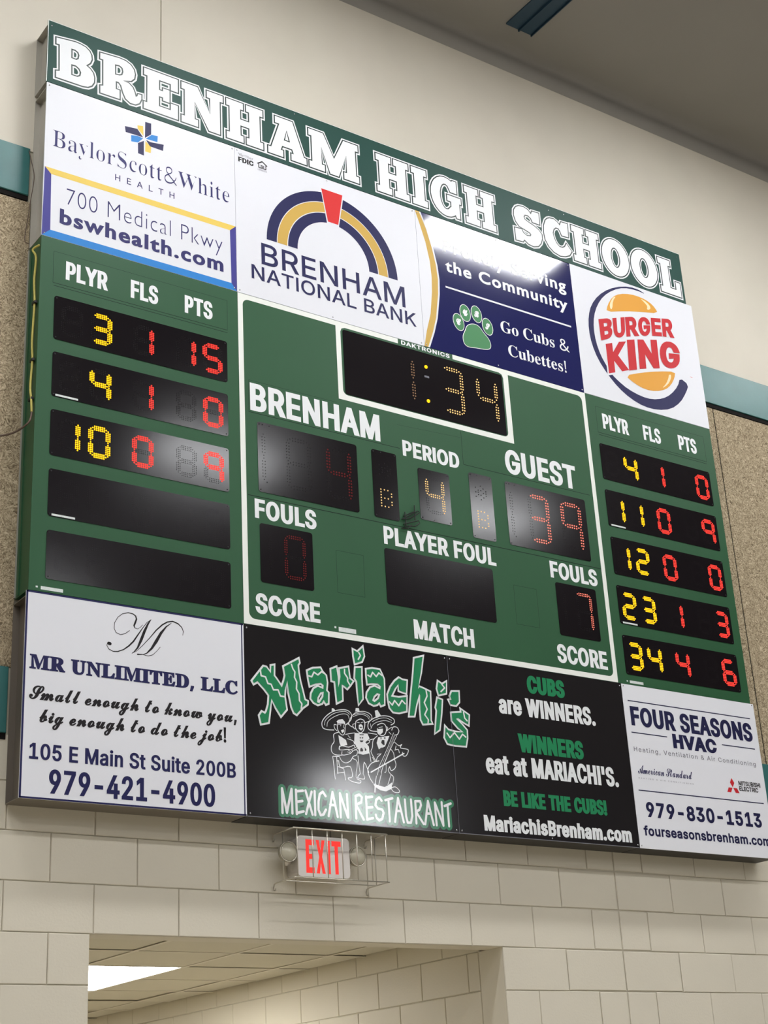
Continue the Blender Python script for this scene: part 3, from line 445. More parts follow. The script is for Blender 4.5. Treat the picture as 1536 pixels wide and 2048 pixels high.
I&8-6F5#6*5&5k5/5W5<5H5M5?5b5<5y5>625D6B5N6P5[6^5k6k6#6x6R7A6X7F6_7K6e7R6j7Y6m7b6n7l6l7y6d8+6X826I856>8365806-8*6&7}5}7s5{7h5}7]6&7R6-7G657<6?706J6{8&5(7R5(676[6&6p5r7(5f775]7F5W7V5U7h5X7{5_835k8A5z8K638R6H8T6^8R6p8K7%8A7184788#7:7l797^757Q7/7E7&7;6v716k7(6-6R5v6E5k695e6,5c5x5e5j5k5]5s5R6%5J645E6D5D6V5F6h5L6x5U7-5b795r7B6+7G6@7I6W7n6W7l6<7g6%7`5n7V5`7N5U7G5M7@5D7/566t5,6]5%
I'6L5W775R8Q5z8Q5v77
I:6A5b5$5W5&5N5-5H565F5A5H5K5N5T5W5Z5b5]5m5Z5v5T5}5K6$5A5}565v5-5m5&|5b6s5W6u5N6{5H7+5F765H7@5N7I5W7O5b7Q5m7O5v7I5}7@6$765}7+5v6{5m6u
I 6A
GM:E9r9b9;9b7d7j639b5T9b5T5(675(678`688`7_6q7h6q958`975(9r5(
GP8R5R9b5R5(655(657)6s7)7E7-7i788+7J8=7b8H8$8L8D8I8d8>9&8,9?7l9Q7J9^6{9b|659,6{9,7>9)7Q8x7_8j7f8X7h8F7c8+7T7p7=7c6x7_657_
GS837h9J7J9Z7+9d6e9h6:9c5q9S5V9=5F8w5@8Q5M7z5o7U6@786l6v746X7A637=5z715j6u5]6V5W695[5v5h5Z5z5B6;5B5H5f53635&6^4}7*5(7J577c5O7s5n7y6:7o6k7U76727Q6e7h6B8#6(8<5x8Y5}8n619#6E9.6`926v90759)7N8u7h8`
GC9r9R9E8w9X8H9d7v9h7@9b6i9R6>995u8q5[8H5J7s5E7?5H6v5R6S5c605{5i6@5M6g567<5(7s4}8F5$8n5-97589V5G9V6/9&5n8N5_7x5Y7I5_6y5m6W6,6>6K6/6r6)7D6/7p6?8=6X8]6z8u7H9+7v918K9,8z8w9R8_
G08L8:7E877y8.8M7x8u7d9<7K9S7.9c6g9h6F9c6)9S5j9<5U8u5F8M5=7y5:7E5=6j5F6<5U5n5j5N6)566F5(6g4}7.5(7K567d5N7x5n8.6<876j|7W7E7U6q7N6J7D6,755n6}5`6g5Z6Q5`6?5n606,6%6J5x6q5v7E5x7r6%8?608_6?8u6Q9*6g9/6}9*758u7D8_7N8?7U7r
G78L8F9b5E9b5E9)7F9)5a596=4}
Ga7y7p5X7_5M7R5J7K5M7H5W7H727C7S757m6y8$6_8/6>835t8/5U7}5=7g5=7,5X7E5v7T6:7X6O7V6`7M6i7?6l7)6l6t6;6c5z6X5a6L5K6=5=6(585f5<5L5J575`5(5{4}6:5%6R5/6k5>6s5/7&5$7;4}7J5#7Z5+7p58|6l5`6T5N6<5H6(5M5t5[5o5o5v6+6/6<6J6I6l6U
Gb8L6)9b5K9b5K575j5,645$6X4}7*5&7M547j5I8%5g8362886]847)8(7J7p7f7W7z7;8.6t836Y806@8(6)7s|6)7?6>7O6Q7X6g7[7&7V7<7J7L767V6u7Y6U7U687J5y785f6{5Y6`5U6D5W6)5^
Gc8&7e7y7?8.6o836H8.6&7z5f7e5Q7G5E6}5A6R5E6,5R5d5h5H6*546K5&6r4}775$7S5*7k527k5h7E5Z6{5U6]5Y6B5e6/5x5}685x6V5}6v6.766?7I6V7U6r7Z707W7H7O7e7?
Gd8R8/9b7Q9b7Q8(74806r836L8.6+7z5i7f5T7J5G7*5B6^5G655R5k5g5N6(596H5,6n5(8/5(|7Q5U6t5U6S5Y6<5g6,5y6#695z6U6$6v61776C7J6[7V6x7[787X7Q7Q
Ge8?8&5w7a5f7@5Y6z5V6]5Y6E5d635t6%625w6O8,6O8(7#7v7I7e7g7M7}708/6h836C8.6$7z5e7f5Q7J5E7(5A6Z5D665P5m5d5N6#576E5(6l4}7<5%7`518&5B|5x6s6(76677K6L7X6i7^7)7X7=7K7J767O6s
Gg7y7v8-6_8-658)5n7v5T7c5E7H5@7(5D6f5N6N5b6;5}6,5}6+5f5{5V5n5Q5]5T5Q5^5E5m5:5M5/584x5,4c5(4H5.4-5?3o5Y3^5}3R6L3N6y3R7C3^7_3p7o4.7t4L7r4a7j4s7Z5)7D567$5?6Z5G6@5O605W6+5c635p6G5w6c5}7&6,7@6=7M6M7V6c7Z6z7W767N7H7=7]7v7]|7*7(7%6m6t6]6d6Q6N6M686Q6&6[5u6l5q7&5u796(7I697S6M7W6b7S6s7I7$7:|7@4H7;477,4+6n3}6M3z6-3}5o4+5`485Z4J5`4Z5m4h6&4q6@4t6U4s6n4n7*4g7:4Y
Gh8L6*9b5M9b5M5(6*5(6*796A7P6W7]6n7a7+7]7<7N7F7:7J6x7J5(8&5(8&6v7}7E7o7e7[7z7A8.7#836_8.6B7y6+7c6*7c
Gi6S6,8-5O8-5O5(6,5(|629&6-975{9B5k9G5Z9B5O975J9&5O8p5Z8e5k8`5{8e6-8p
Gl6S6,9b5O9b5O5(6,5(
Gm:?5K8-5K5(6)5(6)7<6>7P6T7[6m7_7&7Z767O7A7<7E6x7E5(7{5(7{7<867M8K7Y8_7_8u7Z9-7N997:9>6x9>5(9t5(9t6z9p7E9d7c9Q7y988.8s838O8,817t7q7Z7[7v7?8-6x836_8.6D7z6)7c6)8-
Gn8L6*8-5M8-5M5(6*5(6*796A7P6W7]6n7a7+7]7<7N7F7:7J6x7J5(8&5(8&6w7}7F7o7e7Z7{7A8/7#836_8.6B7y6+7c6*7c
Go8l6u836M8.6+7y5h7d5Q7G5C7%5>6Y5B625P5i5g5K6*556M5&6u4}7E5&7i558-5J8C5h8Q618V6Y8Q7&8C7H8,7e7h7z7D8.|6t7[797V7S7J7g777t6w7x6Y7t697h5w7T5d7:5W6t5S6V5W6>5e6,5x5y6:5u6Y5y6x6,776?7J6W7V
Gp8L6(5/6D5$6_4}7+5&7M547i5I8$5f826.866U827%8$7H7h7c7J7w7#8)6O8-5J8-5J3N6(3N|6(7U6X7U6y7R787F7J747T6u7X6U7T687H5x765d6w5W6Z5S6A5V6(5`
Gr7g5Q8-5Q5(6/5(6/6^647$6B7@6W7Q6q7X7&7T797K7J7=7g7m7P8$7;8/7%836l8/6X7}6D7g607H6/7H6/8-
Gs7`7:7v6k8-6C836$805f8%5R7p5F7[5B7B5P6u5p6W6<6A6[6-6i5q6d5a6U5V6A5Q6(5U5c5b5A5v5A5;5b5-6&5$6F4}6d5%6}51765A7C5W7G5s7D6-796?7&6Q6c6f6D6y607.6$7:5z7C6$7P627Y6D7]6[7Y6v7P7:7@
Gt7@648f5(7[5(7U5W7U5W5x5Z5]5f5D5w52675&6V4}6w5(7?557?5g6y5X6[5S6N5U6B5[685i645}647U717U718-648-
Gu8L8%5(8%8-7I8-7I5v765a6y5S6b5O6I5S675`6-5r6)626)8-5L8-5L665P5j5^5K5r55625&6Q4}6m5(70557I5J7I5(
Gv8&6L4}6_4}8#8-7C8-6U685e8-5*8-
Gw9x7e8-7<8-6P6:5b8-5(8-6H4}6Y4}7P7/8H4}8Y4}9x8-9>8-8P6:
Gy8&8&8-7C8-6U6F5f8-5(8-685c553N5q3N
Gk8?848-7L8-6-6Y7]5(8L5(6r6Y|6+9b5M9b5M5(6+5(
G.6S5j5l5W5g5J5Y5E5G5J545W5(5j4}6#5(6054655G605Y6#5g
G 6x
TB8*525(52525C555M5;5S5G5U5Y5U7U5T7e5R7p5M7x5G8#5=8%518&51816T816{8/7@8&7U7t7c7b7g7J7c747U6{7A6n7#6e7G6Z7`6L7o687t5x7q5a7g5L7W5=7A517%5*6`5(|6=6h6A6h6]6k6o6t6y7,6}7G6z7`6s7p6f7z6R8#6G7}6A7x6>7p6=7d|6U576l5:6{5E7*5Y7-5v7)6:6w6M6d6W6F6[6=6[6=5O6>5C6B5<6I58
TS7c5B4{5B6/5M6/5Z5b5l5F6*566F516[546k5>6u5L6x5_6u5o6j6#6W60626B5l6T5V6i5J7$5F7?5H7V5P7k5^7{5n8.6)856?886L876Z856j816z8-7#8,7&8+7)8+7,8+748.78887C887C777977727M7(7`6t7o6f7z6U8(6D8+628(6#7y5t7l5q7]5s7N5{7B6/786A7.6i6u7%6i766]7B6O7J6A7N617P5y7M5a7C5K74596y5-6a5$6C4{694{6/4}6$5$5t5(5k5,5d5.5_5/5[5/5U5.5R5,5O5(5M4{
TW97664{5;7e567q517y5*8$4x8&4x816<816<8&618%6*7}6%7w6#7o6$7e6)7X6V6,7-7L7#7h6x7t6q7{6h8$6Y8&6Y818(818(8&7q8$7h7y7e7p7f7j7h7a8<648e7V8i7c8j7m8i7v8d7{8Z8%8N8&8N819>819>8&948#9-7v9&7k8z7]8,4{7z4{75716B4{
TG8Q6r4{6H5%6$545a5I5J5g5=61596Y5=7)5J7K5a7i6#8$6E836k8773847V8(7[8%7b8%7h8&7l8*7p8/7t878%878%717u717k7H7^7[7N7l7=7y7+8&6q8*6V8$6B7n637S6*7/6&6Y6*62615k6<5P6K5>6`536v5071527=587C5C7F5S7F5v7C6,7=66716;6v6=6v6G8L6G8L6=8<6;82668-6-8,5v8,597N5(
TC896k4{6D5%5{545`5J5I5h5<61586Y5<7(5J7K5`7h5}8$6E836m8771837T8(7Z8%7b8$7n8*7t878%878%717u717d7S7N7m748$6p8*6U8$6@7n627S6)7/6%6X6)6,635c6C5J6Z5;6x5677597O5C7f5R7z5i8,5^7o5C7S50745$
TM9D505(50525B555M5;5S5F5U5X5U7^5T7j5R7r5N7x5H7}5>8%518&51816?81766$8.819:819:8&9*8#8y7w8s7l8q7[8q5[8r5L8t5B8x5:9$569.549:529:5(7f5(7f527s548#578*5;8.5B805L815Z817h7$5(6s5(5h7b5h5X5j5E5q5:5}546652665(
TR8<515(51525C555M5;5S5F5U5X5U7[5S7m5M7w5C8#528&52816R816x8/7=8)7T7x7f7k7p7W7s7A7o7*7d6p7P6b756V7}5F8*5=8/5786548?528@528@5(7C5(6I6O6=6O6=5X6?5F6D5;6O556b526b5(|6=6]6J6]6f6a6y6l7+7%7.7A7+7[6{7m6l7x6W7}6I7z6B7v6>7n6=7`
TU8G6f4y6C4}6(5+5n595`5M5W5g5T6-5T7[5R7m5L7w5B8#518&51816a816a8&6S8%6I7}6C7x6?7r6=7i6<7[6<6#6@5^6J5G6[5:6v5576597J5B7X5S7b5k7d607d7[7b7m7]7w7P8#7=8&7=818<818<8&8-7}8#7v7x7k7v7[7v6=7t5p7k5Q7]5;7H5,7-4}
TN8H7k4{5i7J5i5W5k5E5p5;5{556452645(535(53525?545H565O5:5S5A5U5J5V5W5V7b5J7p5B7y5>8#598%538&53816.817d657d7Z7c7h7a7q7]7x7U7}7L8$7?8&7?818@818@8&8.8$8#7x7x7m7v7Z7v4{
TL7y515(51525C555M5;5S5F5U5X5U7[5S7m5M7x5C8$528&52816g816g8&6X8%6M8#6E7y6A7s6>7i6=7[6=5Z6>5M6?5D6B5>6H5;6P596]596x5:755@7G5I7V5X7c5l7n6-7y6-7j5(
TI6m505(50525A565M5;5S5E5U5U5U7a5S7p5N7y5C8$508&50816d816d8&6Q8$6E7y6@7p6>7a6>5V6>5K6@5C6E5<6L586V556d526d5(
TT7w5`5(5`525s546$5;6+5F6-5X6-8#6)8#5f7x5O7k5@7T59775.775.817o817o767e767^7U7N7k777y6r8#6o8#6o5X6q5F6w5:7)547=527=5(
TE8)505(50525B545M5:5S5E5U5W5U7U5S7l5M7x5B8$528&52817h817h787_787Y7N7P7a7D7m737u6w7z6[7{6P7{6H7z6C7w6@7s6>7l6>7b6>6d6D6d6[6h6m6r6w7,7$7G7/7G7/5p7#5p6z6,6u6=6m6H6a6P6R6T6?6U6>6U6>5P6?5D6C5=6L5:6Z596v5:745?7G5H7V5U7e5h7p6%7{6%7j5(
TD8I545(54525D555N5:5S5D5T5U5T7X5R7m5L7y5B8$518&51816U817)8-7N7z7l7g8(7K857)896Y856/8)5f7n5J7Q577-5,6Y5(|6U576n5:7)5D785U7B5n7H647J6Y7G7.7>7P7/7i6r7x6V8#6I7{6B7w6>7n6=7`6=5S6>5E6B5<6I58
Ta7F6j4{6X5$6M5.6H5=655.5y5%5b4}5N5%5@5/575=545N575`5@5n5N5{5d6-6%686G6B6G6b6E6p6@6z677&6)7)5s7(5j7#5g6u5i6r5m6k5q6c5s6[5q6Q5k6I5b6D5V6B5K6D5C6J5>6S5<6_5>6l5F6x5Q7)5b715u7561776K756`706o7&6}6l7(6N7(5M7(5E7)5@7+5=7/5=735>785A7=597(5(|6+5<615=685A6@5F6G5N6G666,6+5u5s5p5Z5r5J5y5@
Ty7,5G4,594.5.455%4@5#4N5%4X5+4a534g5=4i5G4h5N4c5S4[5U4R5U4Q5U4O5T4N5T4L5V4F5]4E5d4I5n4T5r4]5w4f5z4q6#5$5>6g5:6p576v546{517#5-7&5%7(5$726172617(6(7&5z7%5w6{5v6v5v6t5w6q5x6n5y6k6?5p6Z6b6]6h6_6m6_6q6`6u6^6{6Z7%6S7&6J7(6J727,727,7(7#7%6w6y6r6p6m6b614r6&4Y5w4G5m4:5b425U4-
Tl6H535(53525=535C575F5>5G5I5G7h5G7s5D7z5?8%548(54816)816)5I6*5?6-5862546<526<5(
To7B654{5u5$5_5/5L5>5?5R565k536,566G5?6`5L6t5_7*5u7465776M746d7+6v6u7+6a736H766,735j7+5Q6v5=6d5.6N5$|655/6D536M5?6P5J6R5Y6S5m6T6,6S6L6Q6d6M6s6C7&657+6%7&5v6s5r6d5p6L5o6-5p5n5q5Y5s5J5v5?6&53
Tr7#535(53525=535C575F5>5G5I5G6h5G6u5D6}5>7&547(54726&726&6h636y6@7-6N746]776l756v7.7#7#7%6q7#6f6x6^6p6W6f6U6]6W6U6Z6P6a6L6g6G6k6A6m696j616b6+6T6)6C6)5I6+5>6/5768536F526F5(
Tc7(6-4{5q5$5]5.5K5=5?5Q565i546*576F5@6_5N6s5b7*5y7469776S746g7+6s6v6w6d6v6Y6q6Q6i6L6_6J6P6N6H6W6F6g6F6k6F6n6F6q6F6t6B7%667*6&7%5u6s5n6^5l6@5n6$5s5h5{5V645E6J5?6`5D6t5S6}5L6f556K5&
Tt6Y5s4{5^5$5O5.5H5=5E5S5E6x546x547,5J7B5^7U5l7h5v7w6&7w6&726M726M6x6&6x6&5Y6&5N6*5F6.5B655@6B5E6L5U6U5O6G56635&
Th7]535(53525=535C575F5>5G5I5G7h5F7s5C7z5=8%538(53816)816)6q697)6L746c776z73717&7;6l7>6O7>5I7?5?7B587H537R527R5(6I5(6I526L526V546[5<6^5I6^6R6]6b6Y6l6T6r6J6t686n6)6^6)5I6*5?6,5862536<526<5(
Ti6G5e7Q5Y7S5O7Z5H7e5F7p5H7}5O8-5Y845e865q845{8-6(7}6+7p6(7e5{7Z5q7S|535(53525=535C575F5>5G5I5G6h5G6t5D6}5>7&547(54726)726)5I6*5?6-5862546<526<5(
Tu7Y5x4{5`5%5O525F5F5C5c5C6f5B6r5@6z597&5/7(5/726$726$5T6%5K6*5D615?6:5=6K5B6Y5O6Y6f6X6s6U6{6N7&6B7(6B727:727:5R7;5F7?5?7E5<7P5:7P507,5,6Y4{6Y5@6N546@5*605#
Te7-6,4{5o5$5[5.5K5=5>5Q565k546.566I5?6a5K6u5]7+5q746.776D746V7-6f6y6r6h6x6Q6{686{645o645s5l5}5T625F6H5A6W5D6f5M6s5]6}5T6f586K5&|5o6C6I6C6I6Q6H6h6D6w6=7&617*6$7&5u6u5p6d5o6J
Tb7P5B4z5B7b5A7q5>7z588$5-8(5-815}815}6x617,6B746U776j746{7+716v7<6d7C6M7E647B5p7:5U7,5@6s506]5$6C4{6)5(5h595H4z|6>506J536T5:6[5E6b5b6d606b6P6[6h6O6u6>6y656w6-6s6&6k5}6b5}5Q6%5?6/54
Ts7$6+4{5r5#5]5,5X5-5T5-5L5+5G4}5=4}5=5h5H5h5P5Q5]5?5l546#5161536;586A5@6C5K6>5Z6-5h5i5w5V6)5I665A6D5>6T5B6l5O7%5d736$776,7764766=736G716I706L706N7/6P7/6V716Z776c776c6U6Y6U6Q6i6F6w687&6)7*5w7(5o6}5j6u5h6m5i6d5n6[5v6U6(6O6C6B6U676b6+6i5u6k5b6g5G6Y536E5%
T!6<5S5z5I8@5u8@5k5z|5_4{5T5#5L5)5G515E5>5G5J5L5S5T5W5_5Y5h5W5q5S5v5J5x5>5v515q5)5h5#
T,6<594L5>4e5D5%5I5@5M5W5t5W5v5R5p5<5g4}5]4d5S4L
T 69
P&8G6@5#6%5%5i5-5V595H5H5@5]5=5t5B675N6M5c6`5}6q5p7&5d775[7I5X7^5^7y5m846,8@6J8D6h8@7$84747y787_747G7(736n6{6W6l7L5y7V6-7^6=7e6N7j6a846a8-6G8#607r5t7d5b8F5(7o5(7K5J775;6z5.6`5&|6A7(6U756d7B6l7O6n7_6l7l6d7w6X8$6I8&6:8$6.7w6%7m5}7_6$7P6+7C6476|6A5C6Y5F6o5L7&5U755a696Y6$6L5p6?5g605c5u5g5a5r5Q6+5G
P 69
CS7t6#5$5_5(5H525:5A555T585d5A5p5N5x5^5z5i5y5s5t5x5n5z5e5y5]5u5U5n5Q5g5O5d5N5`5N5]5N5Z5M5W5M5U5K5S5H5R5D5U5=5^575i525w5064566J5F6`5b6r606U666>6D606X6+6q6/7.6<7D6P7W6l7h6{7m727q7C7t7T7t7b7t7k7s7o7q7p7n7n7j7h7h7b7i7Z7i7F7g737a6z7W6k7L6^7>6S7.6M6w6J6f6M6S6V6F6e6>6w6:7+6X7;6t7L747`7J7s7[8-7j8?7r8Q7u8`7r8k7k8r7`8u7R8q7?8f7+8T6o8=6[7{6I7Z6:7K5u785Z6y5D6_536A5)|7_6H7p6R8(6_876m8D6{8N718V7?8[7L8^7W8Y7e8O7j8C7f877[8+7J7w737k6m
CA8I5G4x534{5#5+4s584p5I4s5Y4{5g5/5o5?5r5K5q5T5l5Y5e5[5]5Z5U5V5O5Q5K5K5H5G5G5B5F5=5D5:5C575A545?535<52595453585.5?5*5H5)5Z5-5p576/5H6H5a6:5x6566686G6A6T6O6^6a6a6v6]7/6P7I6l7d7,7}7B8;7V8W7k8n7x9%7}9+7{9-7x8x7^8`7/8F6V8-5z7n5@8,5K8F5a8X5t8m6.9#699.6=936=976<9/669$6/8t6%8j5t8T5^8I5S8?5J835B8(5;7u567h547e5,7$5#7-596k5E6R5V685>5y5-5a4}|7J5k8$6d8c7e8J7S8,797c6p796E7F6+|6S5n7$6D6w6I6p6K6h6I6a6E6Y6?6T676P6.6O6$6P5v|715E765X775k756(7/696]5b6t5O
Cm8d5&5$565:5C5M5N5^5W5k5c6#5g6,5f6.5e6/5b6-5[6(5S5y5G5m5?5u5R6/5c6>5r6H6(6K626H676@6962686)665x6P686g6G6z6L7)6J706E756=7661766)745x7N687e6G7x6L8+6J856D8;6:8=6,8;5u845f8+5V7z5J7r5@7p597q557s547w568&5<845F8C5U8L5M8@5B865:8.538(5/7{5+7t5(7n5%7h5%7[5(7R5/7L597J5G7J5P7L5W7P5`7U5h7]5r7g6$7r647v6<7v6>7t6?7k6<7_637O6$7B5o745[6}5C6i5(6+5$6@5C6P5[6]5n6e5z6j6)6m606o656o676o6:6l6;6b676R6*6?5n6&5O5e5(
Ca7M6N5$6D5&6<5,6655645@6$515m5)5Z5%5J5(5=5/545;525K545Z5;5k5F5z5T6/5e6;5v6D6/6J6@6L6N6J6X6D6^6:6e6J796L6m5X6h5N6e5F6b5A6b5>6c5;6e5:6i5;6o5>6v5C7$5I7,5O735U7;5M7&5<6n5/6^5(|5c5/5q536&5@675S6F5j6Q6%6T626S686P6=6K6@6F6A6?6?676:6.626#6&5t5t5l5h5e5Z5_5M5Z5B5Y585Z555]525a50
Cl6y6J5M685<6(5/5r5(5b5$5T5&5I5-5B565@5B5D5V5P5q5W6$5M5s5E5m5=5t5L6(5Y665f6D5q6T6T7`7-7e6.5x5{5a5r5O5l5C5j5<5l565p545v566$5<625F6B5V
Ce6w5e5$5O5(5>52535@5/5P515_595m5D5}5R605d6;5u6D6-6J6=6L6K6J6V6E6_6<6a616^6$6U5s6H5h665_5{5W5c5Q5^5D5[5:5_535i515z53635:6F5E6Y5U6a5M6K5<665/5y5(|5g5]5u5_6(5e635n6<5w6B6)6D636C6<6=6@676>60686&6.5w5{5o5l
Cn7b5&5$565:5C5M5N5^5W5k5c6#5g6,5f6.5e6/5b6-5[6(5S5y5G5m5?5u5R6/5c6>5r6H6(6K616H676?6960686(665x6P686h6G6{6L7.6J776C7=697?6*7>5z795p735f7,5[7$5Q6w5I6p5@6n596n556q546u567$5<715F7A5U7J5M7>5B745:7,537%5/6x5+6r5(6l5%6e5%6Y5(6P5/6I596G5G6H5Q6K5Z6R5g6`5x6w696x6;6y6<6y6>6w6?6n6<6a636O6$6A5o615Z5x5C5e5(
Co7,5`5$5M5(5?51565>525O555^5<5m5G5{5T605e6;5w6D6/6J6A6L6R6J6`6C6h676k6&6i5s6d5f6Z5X6N5J6U5L6]5O6d5T6l5Z6s5Q6f5F6V5>6H5:6:585z5*|5i525r546#5<5}5>5}5B6#5G6)5M605Q695S6G5i6P5{6S636Q6<6I6?6A6<65626.6*6&5y5q5c5k5W5f5L5c5C5b5<5d55
Cu7g7O5M79597+5.6w5(6i5%6Y5(6N5-6G566D5A6E5E6E5G6F5M675<6%505n5(5^5%5P5(5G5-5@565>5A5@5J5E5X5M5j5Y6&5S5z5M5u5I5q5E5m5>5u5H6%5T615k6H6L6L5{5Z5r5I5p5>5q5:5v586$5;605E6@5V6L5g6Y5y6f636q6H7S6L6{5O6t5@6q5:6r566w557&58755C7H5U
Cg7L745M7%5A6p576_5/6N5(6:4^6%4@5k4(5V3p5B3f5-3b4u3d4g3j4_3t4[4(4`4;4n4L5,4^5L4o5v5$6%555k5*5W5%5G5(5:50525<5/5K525[595k5D5{5R6/5c6;5t6D6-6J6>6L6L6J6V6E6Z6;6d6J7<6N6X596d5>6n5D6y5K7-5U|5_5/5i515t586$5B605N6:5^6C5n6M6*6Q666N6>6G6A6A6?6969606/6%6#5k5b5c5T5[5H5W5>5V575X51|5*3n573s5F4*5N465X4E5c4X5o4o5L4a524N4{4:4u4$4y3r
Ch7]7F5M7=5E765?70597+546r5)6a5%6U5(6L5/6E596C5G6D5Q6G5Z6J5`6N5g6T5o6]5x6t696u6;6u6=6u6>6s6?6g6;6U606K6&6@5t645f6(5T5e5(505$5f605W5z5P5s5I5m5B5u5[645g6A5r6P6#6a6/6u6U7`7-7e625x6L686d6G6x6L7*6J746C79697;6*795w735k7*5_6w5O6m5A6j596j556m546r576z5=7.5G7=5U
Ct7*5=5u5K6)5V645a6?5j6K5t6X6#6h6Q7Z7,7]6g7)7)7)7%6u6^6u6A6D6&5o5t5X5m5I5h5?5g595h555k545s566#5<615F6B5U6J5M685=6%505n5(5]5%5P5(5G5.5A575?5C5@5K5C5T5F5[5J5f5Q5r5Z6)5N5v5D5m
Ck7S505$5g635X5{5P5t5I5m5A5u5R6-5a6<5m6J5w6X6/6u6U7`7-7e5b5(|6S5$6I5&6A5+6<536:5<6;5C6=5J6A5Q6D5W6J5a6M5e6N5h6L5l6G5n6D5m6A5m6?5l6<5l665m645r675w6?5y6J5z6Q6#6W6+6`656h6@6p6G6x6K7)6L746K7<6G7@6@7B687@617<6+766&7/6$7(6%6{6)6w6-6v636w676y6;6v6<6r696k606c6$6[5v6e5r6m5l6r5e6t5[6s5S6q5L6o5F6n5D6n5C6o5@6q5?6v5A6{5E7*5L735U7;5M7(5;6p5/6a5(
Cw8Q5k5%5R5)5D545?5F5A5S5H5`5Q5k5[5v5d6%5f6,5f6.5d6/5b6.5^6+5V6%5K5t5C5}5K6*5U635a6;5k6C5t6I6U6L5y5R5q5D5n5;5o555t535z556)5;635D6>5O6I5]6T5k6j6/6r6=6x6I7]6L7/5Z7&5J7#5=7$597(557-5372527<547H587V5@7e5K7a5N7]5T7Y5^7X5i7Y5v7_6+7f687o6C7y6J8*6L836J8:6E8>6=8?648=6$885o8/5`7z5P8)5R815V895[8A5c8I5Z825J7s5E7p5E7_577N5-7<5&7)5%6m5(6^506T5=6Q5O6Q5P6F5C6<5:64526-5-5x5&|7n5R7x5^8(5j8.5w806*8.608(627z607t6,7o6%7j5x7g5p7f5h7g5a7i5Z7l5U
Cy7b7G5M7*586f5)6Q4`6>4C6.4-5x3w5[3f5>3`5-3b4z3i4s3s4q4&4w4=514R5N4f5v4w625%6E5I62555z5)5k5$5^5&5R5-5K565I5B5J5N5N5Y5T5f5^5t5e6$5g6+5g6.5e6/5`6,5V6#5M5u5I5q5E5m5=5u5E6#5M6,5V635_6:5f6?5k6C5r6G5w6J5}6K6)6L656I6<6@6?626=6#685o6/5`6$5M5y5E5u5?5r5:5r575s535w526$55605?6>5P6K5a6Y5t6h606w6H7T6L6q5:6z5?7+5F7@5U|5=3j5G3m5Q3u5]4*5f485o4H5z4[6,4r5`4`5D4L53485-3}5.3v513p573l
Cb797,5X6y5O6n5I6c5F6V5E6U5E6S5E6R5E6O5E68535x5)5`5$5Q5&5G5-5@575>5C5@5M5D5Z5M5l5X6&5S5{5M5v5H5q5C5m5<5u5K6)5V635_6=5f6G6U7`707e616+6,5{6%5r5s5]5n5R5i5J5f5C5e5?5h555p525w546)58675@6D5K6?5X6=5k6>5y6C6-6J6:6S6D6]6K6f6N6r6K6x6C6{656y6$6s5m6i5^6Y5O6d5P6m5S6v5Y7%5a|6O5R6]5a6d5l6g5u6h6#6f6.6^616Y606T6,6P6%6M5x6J5p6J5h6K5[
Ci6[6>6c666d606h6+6m6*6u6,7#627+6:706D726K716R7-6V7&6W6y6V6q6P6j6H6e|6D5M685A6-586#515v5,5j5&5[5$5J5(5@515=5A5?5J5D5X5M5k5Z6)5V6#5Q5x5E5m5=5u5B5y5I6%5Q6.5Y675b6@5i6H6I6L5y5Z5p5I5j5>5h585i555j545q565z5<6-5F6=5U
Cd7l5]5%5L5(5>50555<525M545]5<5m5G5}5U605f6<5x6D616J6B6L6P6J6[6E6b6;7M7a8&7e6s5`6k5P6e5F6b5>6`5:6b566f546o587#5C785U7@5M7.5=6w506i5(6Y5%6L5&6A5-6;55685?685B6(525o5)|5h505p525z586+5A665M6A5[6J5k6T6%6W656U6>6M6A6E6?6=6:64626*6(5r5k5k5a5e5W5^5H5[5;5_53
Cj6[6B6c6:6d636h6/6m6-6u6/7#657+6>706G726O716U7-6Z7&6[6y6Y6q6T6j6K6e|6>5M635B6#595m505]5(5A4U5%444f3u4L3g443b4*3d3{3i3v3q3t3}3w424(4B484S4L4d4g4t5,5)5]6$5X5{5T5w5I5m5A5u5F5y5L6%5T6.5^675f6@5m6H6O6L5h5:5r5?5}5E6-5L675U|433o4C3t4S4+4]484f4G4p4Y4{4o4W4Z4>4G4/444*3{4,3r
Cr6v6_5M6P5@6E576=50675,6-5&5z5%5j5(5[5.5S575P5D5Q5O5V5[5_5h5h5u5t6(6)635y625q625f625V5}5F5m5>5u5E5{5L6)5S6/5Y655^6H5b6Q5e6T5i6U5l6U5n6T5o6R5o6N5o6M5o6K5n6J5n6H5r6D6%6A606@6;6>6C6<6J686O626Q6*6P6$6M5w6H5o6B5g675U615N6-5H6(5@6&5:6(566,5462566:5<6G5F6W5V
Cc6m5b5$5N5(5@50575>545O565`5>5o5H6$5V625g6<5w6E6/6J6>6L6N6J6Y6E6b6=6d636c6+6_6#6X5x6O5v6H5w6D5z6A6%6@6,6A616D666H6:6N6=6J6?6G6@6A6>6:6863606*6%5s5g5l5Y5g5N5c5C5b5;5e545m525t535}556+59625>6;5D6B5J6O5U6W5M6C5<605/5v5(
